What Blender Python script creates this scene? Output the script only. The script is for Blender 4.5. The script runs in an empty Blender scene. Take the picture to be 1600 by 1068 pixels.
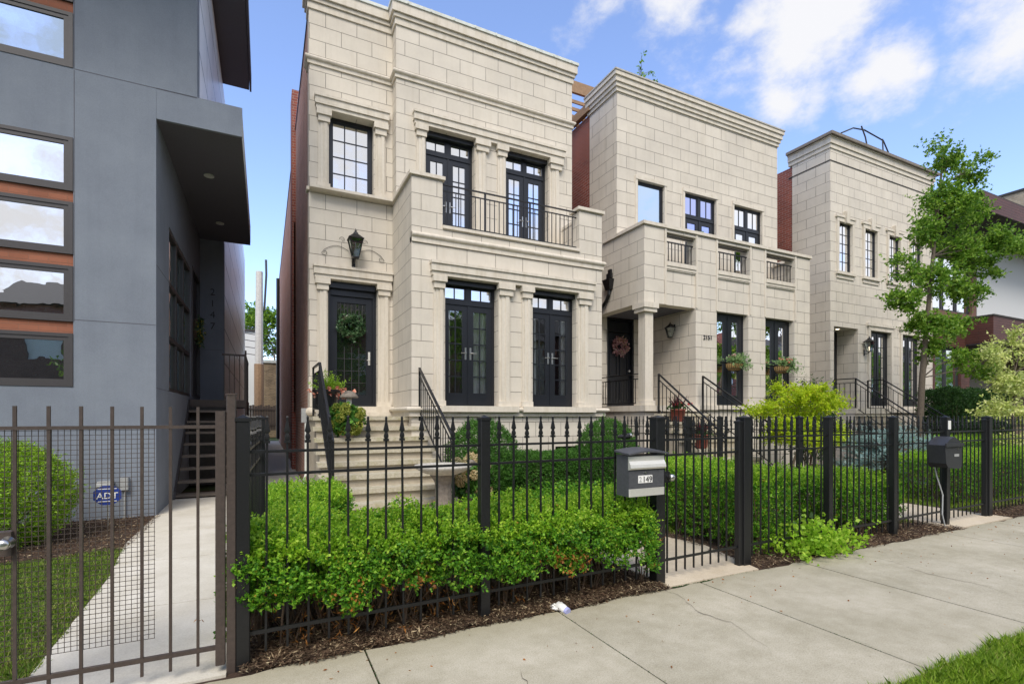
import bpy, math, random
import numpy as np
from mathutils import Vector, Matrix
R = math.radians
rng = np.random.default_rng(7)
random.seed(7)
sc = bpy.context.scene
col = sc.collection

# ------------------------------------------------------------------ camera, sky, sun, exposure
YAW = 26.08
cam_d = bpy.data.cameras.new("camera")
cam = bpy.data.objects.new("camera", cam_d)
col.objects.link(cam)
cam.location = (0, 0, 1.5)
cam.rotation_euler = (R(90), 0, R(-YAW))
cam_d.sensor_width = 36.0
cam_d.lens = 36.0 * 790.6 / 1600.0
cam_d.shift_y = (650 - 534) / 1600.0
cam_d.clip_start = 0.05
cam_d.clip_end = 2000
sc.camera = cam
sc.view_settings.view_transform = 'Standard'
sc.view_settings.look = 'None'
sc.view_settings.gamma = 1.0
sc.view_settings.exposure = 0.96

SUN_EL, SUN_AZ = 50.0, 207.0      # azimuth measured clockwise from +Y (the sun stands over the street, a little to the left)
world = bpy.data.worlds.new("World")
sc.world = world
world.use_nodes = True
wt = world.node_tree
wt.nodes.clear()
def wn(t, **k):
    n = wt.nodes.new(t)
    for a, b in k.items(): setattr(n, a, b)
    return n
wl = wt.links.new
w_out = wn('ShaderNodeOutputWorld'); w_bg = wn('ShaderNodeBackground')
sky = wn('ShaderNodeTexSky', sky_type='NISHITA', sun_disc=False)
sky.sun_elevation = R(SUN_EL); sky.sun_rotation = R(SUN_AZ)
sky.altitude = 0; sky.air_density = 1.0; sky.dust_density = 0.6; sky.ozone_density = 2.2
w_bg.inputs['Strength'].default_value = 0.15
w_tc = wn('ShaderNodeTexCoord')
w_n1 = wn('ShaderNodeTexNoise'); w_n1.inputs['Scale'].default_value = 5.0; w_n1.inputs['Detail'].default_value = 9; w_n1.inputs['Roughness'].default_value = 0.62
w_map = wn('ShaderNodeMapping'); w_map.inputs['Scale'].default_value = (1.0, 1.0, 1.5); w_map.inputs['Rotation'].default_value = (0.35, 0.2, 0.3)
wl(w_tc.outputs['Generated'], w_map.inputs['Vector']); wl(w_map.outputs[0], w_n1.inputs['Vector'])
def wmath(op, a, b=None, c=None, clamp=False):
    n = wn('ShaderNodeMath', operation=op, use_clamp=clamp)
    for i, v in enumerate((a, b, c)):
        if v is None: continue
        if isinstance(v, (int, float)): n.inputs[i].default_value = v
        else: wl(v, n.inputs[i])
    return n.outputs[0]
def dirpix(x, y):      # a direction of the sky
    u = (x - 800) / 790.6; s, c = math.sin(R(YAW)), math.cos(R(YAW))
    return Vector((s + c * u, c - s * u, (650 - y) / 790.6)).normalized()
blobs = [(1275, 20, .12, 1.15), (1245, 95, .08, 1.0), (1215, 145, .06, .9), (1400, 105, .075, 1.5), (1360, 125, .05, 1.2), (1440, 108, .04, 1.1), (1570, 45, .12, 1.15), (1040, 0, .09, .75), (950, 0, .07, .7), (1330, 0, .10, .7), (1160, 105, .05, .55),
         (1550, 125, .045, .55), (1500, 0, .07, .6), (1640, 0, .14, .85)]
acc = None
for bx_, by_, br_, bw_ in blobs:
    d_ = dirpix(bx_, by_)
    vd = wn('ShaderNodeVectorMath', operation='DISTANCE'); wl(w_tc.outputs['Generated'], vd.inputs[0]); vd.inputs[1].default_value = d_
    v = wmath('MULTIPLY', vd.outputs['Value'], -bw_ / br_); v = wmath('ADD', v, bw_)
    acc = v if acc is None else wmath('MAXIMUM', acc, v)
sep = wn('ShaderNodeSeparateXYZ'); wl(w_tc.outputs['Generated'], sep.inputs[0])
back = wmath('MULTIPLY', sep.outputs['Y'], -1.6)           # the sky over the far side of the street is mostly cloud
back = wmath('ADD', back, 0.15)
back = wmath('MINIMUM', back, 0.66)
acc = wmath('MAXIMUM', acc, back)
acc = wmath('MAXIMUM', acc, -0.9)
nz = wmath('SUBTRACT', w_n1.outputs[0], 0.5); nz = wmath('MULTIPLY', nz, 3.6)
dens = wmath('ADD', acc, nz); dens = wmath('MULTIPLY', dens, 1.15, clamp=True)
sm = wn('ShaderNodeMapRange', interpolation_type='SMOOTHSTEP'); wl(dens, sm.inputs['Value']); sm.inputs['From Max'].default_value = 1.0
w_mix = wn('ShaderNodeMix', data_type='RGBA')
w_tint = wn('ShaderNodeMix', data_type='RGBA', blend_type='MULTIPLY'); w_tint.inputs[0].default_value = 1.0
wl(sky.outputs[0], w_tint.inputs[6]); w_tint.inputs[7].default_value = (1.12, 1.06, 1.15, 1)
wl(sm.outputs[0], w_mix.inputs[0]); wl(w_tint.outputs[2], w_mix.inputs[6]); w_mix.inputs[7].default_value = (3.2, 3.22, 3.35, 1)
wl(w_mix.outputs[2], w_bg.inputs['Color']); wl(w_bg.outputs[0], w_out.inputs[0])

sun_d = bpy.data.lights.new("sun", 'SUN'); sun = bpy.data.objects.new("sun", sun_d); col.objects.link(sun)
sun_d.energy = 1.75; sun_d.angle = R(28); sun_d.color = (1.0, 0.93, 0.82)
az, el = R(SUN_AZ), R(SUN_EL)
to_sun = Vector((math.sin(az) * math.cos(el), math.cos(az) * math.cos(el), math.sin(el)))
sun.rotation_euler = to_sun.to_track_quat('Z', 'Y').to_euler()
sun.location = to_sun * 60

# ------------------------------------------------------------------ materials
MATS = {}
def nt(name):
    m = bpy.data.materials.new(name); m.use_nodes = True
    t = m.node_tree; b = t.nodes['Principled BSDF']; MATS[name] = m
    return m, t, b
def N(t, typ, **k):
    n = t.nodes.new(typ)
    for a, b in k.items():
        if a in n.inputs and not hasattr(n, a): n.inputs[a].default_value = b
        else: setattr(n, a, b)
    return n
def noise(t, scale, detail=4, rough=.55, vec=None, stretch=None):
    n = t.nodes.new('ShaderNodeTexNoise'); n.inputs['Scale'].default_value = scale
    n.inputs['Detail'].default_value = detail; n.inputs['Roughness'].default_value = rough
    if vec is None:
        g = t.nodes.new('ShaderNodeNewGeometry'); vec = g.outputs['Position']
    if stretch:
        mp = t.nodes.new('ShaderNodeMapping'); mp.inputs['Scale'].default_value = stretch
        t.links.new(vec, mp.inputs[0]); vec = mp.outputs[0]
    t.links.new(vec, n.inputs['Vector'])
    return n.outputs[0]
def ramp(t, fac, stops):
    r = t.nodes.new('ShaderNodeValToRGB'); e = r.color_ramp.elements
    while len(e) < len(stops): e.new(0.5)
    for i, (p, c) in enumerate(stops):
        e[i].position = p; e[i].color = (*c, 1) if len(c) == 3 else c
    t.links.new(fac, r.inputs[0])
    return r.outputs[0]
def mixc(t, fac, a, b, mode='MIX'):
    n = t.nodes.new('ShaderNodeMix'); n.data_type = 'RGBA'; n.blend_type = mode
    for i, v in ((0, fac), (6, a), (7, b)):
        if isinstance(v, (int, float)): n.inputs[i].default_value = v
        elif isinstance(v, tuple): n.inputs[i].default_value = (*v, 1) if len(v) == 3 else v
        else: t.links.new(v, n.inputs[i])
    return n.outputs[2]
def bump(t, b, h, strength=.3, dist=.01):
    n = t.nodes.new('ShaderNodeBump'); n.inputs['Strength'].default_value = strength; n.inputs['Distance'].default_value = dist
    t.links.new(h, n.inputs['Height']); t.links.new(n.outputs[0], b.inputs['Normal'])
def wallvec(t, u0=0.0, z0=0.0):     # (along the wall, up, 0) for any upright wall
    g = t.nodes.new('ShaderNodeNewGeometry')
    sp = t.nodes.new('ShaderNodeSeparateXYZ'); t.links.new(g.outputs['Position'], sp.inputs[0])
    sn = t.nodes.new('ShaderNodeSeparateXYZ'); t.links.new(g.outputs['True Normal'], sn.inputs[0])
    ab = t.nodes.new('ShaderNodeMath'); ab.operation = 'ABSOLUTE'; t.links.new(sn.outputs[0], ab.inputs[0])
    gt = t.nodes.new('ShaderNodeMath'); gt.operation = 'GREATER_THAN'; t.links.new(ab.outputs[0], gt.inputs[0]); gt.inputs[1].default_value = .6
    mx = t.nodes.new('ShaderNodeMix'); t.links.new(gt.outputs[0], mx.inputs[0]); t.links.new(sp.outputs[0], mx.inputs[2]); t.links.new(sp.outputs[1], mx.inputs[3])
    a1 = t.nodes.new('ShaderNodeMath'); a1.operation = 'SUBTRACT'; t.links.new(mx.outputs[0], a1.inputs[0]); a1.inputs[1].default_value = u0
    a2 = t.nodes.new('ShaderNodeMath'); a2.operation = 'SUBTRACT'; t.links.new(sp.outputs[2], a2.inputs[0]); a2.inputs[1].default_value = z0
    cb = t.nodes.new('ShaderNodeCombineXYZ'); t.links.new(a1.outputs[0], cb.inputs[0]); t.links.new(a2.outputs[0], cb.inputs[1])
    return cb.outputs[0]
def masonry(name, c1, c2, mortar, bw, rh, ms, u0, z0, rough=.85, bumpd=.012, stain=.25, offset=.5, streak=True, squeeze=0):
    m, t, b = nt(name)
    v = wallvec(t, u0, z0)
    br = t.nodes.new('ShaderNodeTexBrick'); t.links.new(v, br.inputs['Vector'])
    br.offset = offset; br.inputs['Scale'].default_value = 1.0
    br.inputs['Color1'].default_value = (*c1, 1); br.inputs['Color2'].default_value = (*c2, 1); br.inputs['Mortar'].default_value = (*mortar, 1)
    br.inputs['Mortar Size'].default_value = ms; br.inputs['Mortar Smooth'].default_value = .15; br.inputs['Bias'].default_value = -.1
    br.inputs['Brick Width'].default_value = bw; br.inputs['Row Height'].default_value = rh
    c = br.outputs['Color']
    big = noise(t, 1.3, 6, .6)
    c = mixc(t, .9, c, ramp(t, big, [(.3, (1 - stain * .75,) * 3), (.65, (1.06, 1.06, 1.05))]), 'MULTIPLY')
    fine = noise(t, 22, 8, .75)
    c = mixc(t, .7, c, ramp(t, fine, [(.25, (.95, .945, .935)), (.7, (1.02, 1.02, 1.02))]), 'MULTIPLY')
    if streak:
        st = noise(t, 2.2, 6, .65, stretch=(3.2, 3.2, .22))
        c = mixc(t, .55, c, ramp(t, st, [(.32, (.88, .865, .83)), (.5, (1.0, 1.0, 1.0))]), 'MULTIPLY')
    t.links.new(c, b.inputs['Base Color']); b.inputs['Roughness'].default_value = rough
    inv = t.nodes.new('ShaderNodeMath'); inv.operation = 'SUBTRACT'; inv.inputs[0].default_value = 1; t.links.new(br.outputs['Fac'], inv.inputs[1])
    ad = t.nodes.new('ShaderNodeMath'); ad.operation = 'MULTIPLY_ADD'; t.links.new(fine, ad.inputs[0]); ad.inputs[1].default_value = .03; t.links.new(inv.outputs[0], ad.inputs[2])
    bump(t, b, ad.outputs[0], .9, bumpd)
    return m
masonry('limestone', (.64, .590, .515), (.605, .557, .483), (.22, .195, .17), .61, .305, .005, 1.413, 1.993, stain=.14)
masonry('limestone_east', (.64, .590, .515), (.605, .557, .483), (.22, .195, .17), .61, .305, .005, .33, 1.993, stain=.14)
masonry('pale_brick', (.46, .25, .19), (.37, .19, .145), (.50, .40, .34), .21, .075, .006, 0, 0, stain=.3)
masonry('red_brick', (.31, .085, .055), (.22, .060, .042), (.36, .29, .26), .21, .075, .006, 0, 0, stain=.35, streak=True)
masonry('dark_brick', (.20, .10, .075), (.15, .072, .055), (.24, .2, .17), .21, .075, .004, 0, 0, stain=.3)
masonry('buff_brick', (.50, .41, .28), (.33, .26, .18), (.42, .37, .30), .22, .08, .012, 0, 0, stain=.4)
masonry('rubble_brick', (.42, .30, .17), (.22, .15, .09), (.40, .33, .24), .2, .09, .012, 0, 0, stain=.5)
masonry('brown_cladding', (.105, .037, .028), (.085, .032, .025), (.03, .012, .01), 1.2, .095, .006, 0, 0, rough=.55, streak=False)
masonry('panel_siding', (.80, .79, .77), (.77, .76, .74), (.12, .115, .11), 2.4, .9, .022, 0, .2, rough=.34, streak=False)
masonry('orange_brick', (.31, .115, .065), (.25, .09, .05), (.27, .13, .085), .21, .075, .003, 0, 0, stain=.3, streak=False)

def plain(name, c, rough=.7, metal=0, var=.15, scale=14, bstr=.0, bdist=.004, spec=.5, streaks=False, coat=0):
    m, t, b = nt(name)
    n1 = noise(t, scale, 8, .7)
    cc = ramp(t, n1, [(.3, tuple(x * (1 - var) for x in c)), (.7, tuple(min(1, x * (1 + var)) for x in c))])
    if streaks:
        st = noise(t, 2.5, 6, .65, stretch=(3, 3, .25))
        cc = mixc(t, .6, cc, ramp(t, st, [(.34, (.80, .77, .70)), (.55, (1.02, 1.02, 1.01))]), 'MULTIPLY')
    t.links.new(cc, b.inputs['Base Color'])
    b.inputs['Roughness'].default_value = rough; b.inputs['Metallic'].default_value = metal
    b.inputs['Specular IOR Level'].default_value = spec
    if coat: b.inputs['Coat Weight'].default_value = coat
    if bstr: bump(t, b, n1, bstr, bdist)
    return m
plain('stone_trim', (.64, .588, .508), .85, var=.06, scale=16, bstr=.25, bdist=.002, streaks=True)
m, t, b = nt('step_stone')       # limestone steps with moss along the edges
g = N(t, 'ShaderNodeNewGeometry'); n1 = noise(t, 5, 8, .7); n2 = noise(t, 30, 6, .7)
cc = ramp(t, n2, [(.3, (.36, .32, .24)), (.7, (.54, .50, .40))])
cc = mixc(t, ramp(t, n1, [(.50, (0, 0, 0)), (.66, (.55, .55, .55))]), cc, (.27, .25, .10))
t.links.new(cc, b.inputs['Base Color']); b.inputs['Roughness'].default_value = .9; bump(t, b, n2, .5, .004)
m, t, b = nt('grey_stucco')
n1 = noise(t, 160, 4, .8); n2 = noise(t, 1.6, 7, .65)
cc = ramp(t, n1, [(.25, (.158, .180, .215)), (.75, (.248, .278, .325))])
cc = mixc(t, .8, cc, ramp(t, n2, [(.3, (.84, .84, .86)), (.7, (1.07, 1.07, 1.06))]), 'MULTIPLY')
n4 = noise(t, 1.4, 7, .7, stretch=(3.5, 3.5, .16)); cc = mixc(t, .55, cc, ramp(t, n4, [(.36, (.92, .92, .93)), (.55, (1.02, 1.02, 1.02))]), 'MULTIPLY')
t.links.new(cc, b.inputs['Base Color']); b.inputs['Roughness'].default_value = .95; b.inputs['Specular IOR Level'].default_value = .2; bump(t, b, n1, .6, .004)
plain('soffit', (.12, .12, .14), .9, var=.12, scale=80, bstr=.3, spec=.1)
plain('bronze_frame', (.045, .041, .042), .45, var=.12, scale=30)
plain('black_metal', (.009, .0095, .011), .38, var=.25, scale=60, bstr=.15, bdist=.001)
plain('black_paint', (.011, .013, .018), .34, var=.2, scale=40, bstr=.1, bdist=.001)
plain('fence_paint', (.009, .0095, .0105), .42, var=.3, scale=70, bstr=.3, bdist=.001)
plain('tread_paint', (.14, .115, .095), .6, var=.2)
plain('brown_paint', (.060, .045, .038), .5, var=.25, scale=40, bstr=.2, bdist=.001)
plain('steel', (.62, .62, .60), .28, metal=1, var=.08)
plain('brushed_steel', (.74, .73, .68), .5, metal=.6, var=.06, scale=60)
plain('step_riser', (.42, .37, .29), .9, var=.14, scale=9, bstr=.3)
plain('mailbox_paint', (.07, .073, .082), .45, var=.2, scale=50)
plain('white_metal', (.62, .65, .62), .5, var=.12, streaks=True)
plain('white_paint', (.78, .78, .75), .55, var=.06)
plain('blue_sign', (.02, .045, .25), .4, var=.1)
plain('white_stucco', (.66, .67, .67), .9, var=.05, scale=60, bstr=.2)
plain('terracotta', (.30, .07, .05), .6, var=.2, scale=20)
plain('pink_clay', (.52, .38, .32), .75, var=.15, scale=20)
plain('cast_stone', (.19, .165, .14), .9, var=.35, scale=22, bstr=.7, bdist=.004)
plain('old_concrete', (.42, .40, .36), .9, var=.25, scale=26, bstr=.5, bdist=.003)
plain('curtain_cloth', (.82, .83, .80), .9, var=.04)
plain('interior', (.10, .09, .08), .9, var=.2)  # even dark tone standing in for unlit rooms behind the glass
plain('bark', (.15, .12, .09), .9, var=.35, scale=30, bstr=.8, bdist=.01)
plain('pale_bark', (.26, .22, .15), .9, var=.3, scale=30, bstr=.6, bdist=.006)
plain('twig', (.11, .075, .05), .95, var=.4, scale=60)
plain('dark_bark', (.095, .075, .055), .9, var=.35, scale=30, bstr=.6, bdist=.006)
plain('grey_wood', (.13, .10, .08), .9, var=.35, scale=18, bstr=.4)
plain('warm_wood', (.30, .19, .11), .8, var=.25, scale=12)
plain('pole_wood', (.55, .53, .50), .9, var=.2, scale=10)
plain('coir', (.50, .32, .13), .95, var=.35, scale=60, bstr=.8, bdist=.004)
plain('dark_roof', (.05, .048, .045), .9, var=.2)
plain('grey_plastic', (.33, .34, .34), .5, var=.1)
plain('dark_plastic', (.03, .031, .036), .45, var=.15, scale=30)
plain('lamp_glass', (.55, .58, .52), .15, var=.1)
plain('asphalt', (.05, .05, .052), .9, var=.3, scale=60, bstr=.4)
m, t, b = nt('lit_lens'); b.inputs['Base Color'].default_value = (.8, .75, .65, 1); b.inputs['Emission Color'].default_value = (1, .82, .6, 1); b.inputs['Emission Strength'].default_value = 2.5
m, t, b = nt('number_white'); b.inputs['Base Color'].default_value = (.8, .8, .78, 1)

# glass
def glassmat(name, refl, tint=(1, 1, 1), body=(.02, .022, .025), transp=.6, rough=.0):
    m = bpy.data.materials.new(name); m.use_nodes = True; t = m.node_tree; t.nodes.clear(); MATS[name] = m
    o = t.nodes.new('ShaderNodeOutputMaterial'); gl = t.nodes.new('ShaderNodeBsdfGlossy'); gl.inputs['Roughness'].default_value = rough; gl.inputs['Color'].default_value = (*tint, 1)
    nz = noise(t, 1.7, 3, .5); bp = t.nodes.new('ShaderNodeBump'); bp.inputs['Strength'].default_value = .04; bp.inputs['Distance'].default_value = .05; t.links.new(nz, bp.inputs['Height']); t.links.new(bp.outputs[0], gl.inputs['Normal'])
    tr = t.nodes.new('ShaderNodeBsdfTransparent'); tr.inputs['Color'].default_value = (.98, .99, .985, 1)
    df = t.nodes.new('ShaderNodeBsdfDiffuse'); df.inputs['Color'].default_value = (*body, 1)
    m1 = t.nodes.new('ShaderNodeMixShader'); m1.inputs[0].default_value = transp; t.links.new(df.outputs[0], m1.inputs[1]); t.links.new(tr.outputs[0], m1.inputs[2])
    fr = t.nodes.new('ShaderNodeFresnel'); fr.inputs['IOR'].default_value = 1.5
    ad = t.nodes.new('ShaderNodeMath'); ad.operation = 'ADD'; ad.use_clamp = True; t.links.new(fr.outputs[0], ad.inputs[0]); ad.inputs[1].default_value = refl
    m2 = t.nodes.new('ShaderNodeMixShader'); t.links.new(ad.outputs[0], m2.inputs[0]); t.links.new(m1.outputs[0], m2.inputs[1]); t.links.new(gl.outputs[0], m2.inputs[2])
    t.links.new(m2.outputs[0], o.inputs[0])
    return m
glassmat('glass_clear', .10, transp=.98)
glassmat('glass_bright', .72, transp=.3)
glassmat('glass_dark', .07, body=(.012, .018, .014), transp=.25)
glassmat('glass_blue_reflection', .62, tint=(.62, .78, 1.0), transp=.2)  # tint puts a light-blue sky reflection into the pane colour
glassmat('glass_violet_reflection', .55, tint=(.55, .62, 1.0), transp=.2)  # tint puts a purple-blue reflection into the pane colour
glassmat('glass_side', .30, tint=(.85, .95, .9), transp=.4)

# ground materials
m, t, b = nt('sidewalk_concrete')
n1 = noise(t, 120, 5, .8); n2 = noise(t, 1.1, 8, .68); n3 = noise(t, 7, 8, .7)
cc = ramp(t, n1, [(.28, (.29, .265, .205)), (.5, (.465, .43, .345)), (.75, (.61, .57, .465))])
cc = mixc(t, .85, cc, ramp(t, n2, [(.32, (.74, .73, .66)), (.62, (1.06, 1.05, 1.03))]), 'MULTIPLY')
cc = mixc(t, .6, cc, ramp(t, n3, [(.3, (.78, .77, .72)), (.6, (1.04, 1.04, 1.04))]), 'MULTIPLY')
g = N(t, 'ShaderNodeNewGeometry'); sp = N(t, 'ShaderNodeSeparateXYZ'); t.links.new(g.outputs['Position'], sp.inputs[0])
# algae stain that creeps out of the planting beds onto the slab
a1 = N(t, 'ShaderNodeMath'); a1.operation = 'MULTIPLY_ADD'; t.links.new(sp.outputs[0], a1.inputs[0]); a1.inputs[1].default_value = -.026; t.links.new(sp.outputs[1], a1.inputs[2])
a2 = N(t, 'ShaderNodeMath'); a2.operation = 'MULTIPLY_ADD'; t.links.new(n2, a2.inputs[0]); a2.inputs[1].default_value = 1.5; t.links.new(a1.outputs[0], a2.inputs[2])
mr = N(t, 'ShaderNodeMapRange'); t.links.new(a2.outputs[0], mr.inputs[0]); mr.inputs[1].default_value = 3.75; mr.inputs[2].default_value = 4.35; mr.inputs[3].default_value = 0; mr.inputs[4].default_value = .62
cc = mixc(t, mr.outputs[0], cc, (.20, .19, .115))
vr = t.nodes.new('ShaderNodeTexVoronoi'); vr.inputs['Scale'].default_value = 9; t.links.new(g.outputs['Position'], vr.inputs['Vector'])
cc = mixc(t, ramp(t, vr.outputs['Distance'], [(.03, (.55, .55, .55)), (.05, (0, 0, 0))]), cc, (.13, .12, .10))
isl = t.nodes.new('ShaderNodeNewGeometry'); cc = mixc(t, 1.0, cc, ramp(t, isl.outputs['Random Per Island'], [(0, (.90, .90, .89)), (1, (1.07, 1.06, 1.04))]), 'MULTIPLY')
t.links.new(cc, b.inputs['Base Color']); b.inputs['Roughness'].default_value = .93; b.inputs['Specular IOR Level'].default_value = .25
bump(t, b, n1, .5, .003)
m, t, b = nt('path_concrete')
n1 = noise(t, 90, 5, .8); n2 = noise(t, 1.6, 8, .68)
cc = ramp(t, n1, [(.28, (.50, .47, .41)), (.75, (.70, .665, .59))])
cc = mixc(t, .85, cc, ramp(t, n2, [(.32, (.82, .80, .74)), (.62, (1.05, 1.05, 1.04))]), 'MULTIPLY')
t.links.new(cc, b.inputs['Base Color']); b.inputs['Roughness'].default_value = .93; bump(t, b, n1, .5, .003)
m, t, b = nt('tan_concrete')
n1 = noise(t, 90, 5, .8); n2 = noise(t, 1.6, 8, .68)
cc = ramp(t, n1, [(.28, (.46, .39, .29)), (.75, (.66, .575, .45))])
cc = mixc(t, .85, cc, ramp(t, n2, [(.32, (.82, .80, .74)), (.62, (1.05, 1.05, 1.04))]), 'MULTIPLY')
t.links.new(cc, b.inputs['Base Color']); b.inputs['Roughness'].default_value = .93; bump(t, b, n1, .5, .003)
m, t, b = nt('soil')
n1 = noise(t, 60, 8, .8); n2 = noise(t, 3, 6, .6)
cc = ramp(t, n1, [(.3, (.035, .020, .012)), (.7, (.12, .07, .045))]); cc = mixc(t, .6, cc, ramp(t, n2, [(.3, (.8, .8, .8)), (.7, (1.15, 1.1, 1.05))]), 'MULTIPLY')
t.links.new(cc, b.inputs['Base Color']); b.inputs['Roughness'].default_value = 1; bump(t, b, n1, 1, .02)
plain('turf', (.055, .085, .022), 1, var=.4, scale=30, bstr=.8, bdist=.02)

def leafmat(name, stops, trans=.35, rough=.5, spec=.35):
    m, t, b = nt(name)
    g = N(t, 'ShaderNodeNewGeometry')
    c = ramp(t, g.outputs['Random Per Island'], stops)
    big = noise(t, 2.6, 3, .5)
    c = mixc(t, .6, c, ramp(t, big, [(.35, (.74, .80, .78)), (.65, (1.18, 1.12, 1.0))]), 'MULTIPLY')
    t.links.new(c, b.inputs['Base Color']); b.inputs['Roughness'].default_value = rough; b.inputs['Specular IOR Level'].default_value = spec
    tl = t.nodes.new('ShaderNodeBsdfTranslucent'); t.links.new(c, tl.inputs['Color'])
    mx = t.nodes.new('ShaderNodeMixShader'); mx.inputs[0].default_value = trans
    t.links.new(b.outputs[0], mx.inputs[1]); t.links.new(tl.outputs[0], mx.inputs[2]); t.links.new(mx.outputs[0], t.nodes['Material Output'].inputs[0])
    return m
leafmat('leaf_euonymus', [(0, (.03, .12, .014)), (.25, (.08, .25, .018)), (.55, (.14, .36, .024)), (.85, (.26, .52, .04)), (.975, (.40, .62, .08)), (1, (.42, .16, .035))], trans=.45)
leafmat('leaf_tips', [(0, (.19, .40, .02)), (.6, (.33, .57, .035)), (1, (.52, .71, .09))], trans=.45)
leafmat('leaf_boxwood', [(0, (.035, .12, .018)), (.5, (.07, .20, .03)), (1, (.14, .32, .05))])
leafmat('leaf_yew', [(0, (.014, .05, .012)), (.6, (.03, .09, .018)), (1, (.07, .16, .03))])
leafmat('leaf_arborvitae', [(0, (.12, .25, .015)), (.5, (.25, .44, .025)), (1, (.40, .60, .05))])
leafmat('leaf_maple', [(0, (.30, .44, .012)), (.5, (.50, .66, .02)), (.95, (.66, .78, .05)), (1, (.6, .32, .06))], trans=.45)
leafmat('leaf_spruce', [(0, (.13, .25, .26)), (.5, (.25, .40, .40)), (1, (.45, .60, .60))], trans=.1)
leafmat('leaf_pear', [(0, (.07, .18, .015)), (.5, (.16, .32, .03)), (1, (.33, .50, .07))], trans=.45)
leafmat('leaf_variegated', [(0, (.34, .46, .10)), (.5, (.60, .68, .22)), (1, (.82, .84, .42))])
leafmat('leaf_hosta', [(0, (.12, .24, .10)), (.5, (.24, .40, .15)), (1, (.45, .58, .30))])
leafmat('leaf_dark', [(0, (.03, .09, .04)), (.5, (.07, .17, .065)), (1, (.24, .36, .20))], rough=.3, spec=.6)
leafmat('leaf_brown', [(0, (.20, .07, .015)), (.5, (.40, .15, .03)), (1, (.50, .26, .07))])
leafmat('petal_pink', [(0, (.65, .18, .13)), (.5, (.80, .36, .26)), (1, (.9, .55, .45))])
leafmat('petal_dusty', [(0, (.45, .18, .20)), (.5, (.75, .42, .44)), (1, (.9, .7, .7))])
leafmat('petal_cream', [(0, (.45, .40, .20)), (.5, (.65, .52, .32)), (1, (.78, .70, .48))])
leafmat('petal_lime', [(0, (.20, .25, .03)), (.5, (.36, .40, .07)), (1, (.55, .58, .16))])
leafmat('petal_red', [(0, (.5, .02, .03)), (1, (.8, .12, .14))])
leafmat('petal_yellow', [(0, (.6, .38, .03)), (1, (.85, .66, .1))])
leafmat('leaf_purple', [(0, (.06, .02, .03)), (1, (.18, .07, .08))])
leafmat('grass_blade', [(0, (.12, .24, .015)), (.5, (.25, .42, .028)), (.9, (.40, .56, .07)), (1, (.55, .50, .18))], trans=.4)
leafmat('lawn_blade', [(0, (.08, .17, .02)), (.5, (.17, .29, .03)), (.85, (.30, .40, .07)), (1, (.48, .44, .2))], trans=.4)
leafmat('mulch_chip', [(0, (.03, .018, .012)), (.5, (.085, .052, .034)), (.86, (.17, .115, .075)), (1, (.50, .40, .26))], trans=0, rough=.9, spec=.2)
MT = MATS
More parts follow.
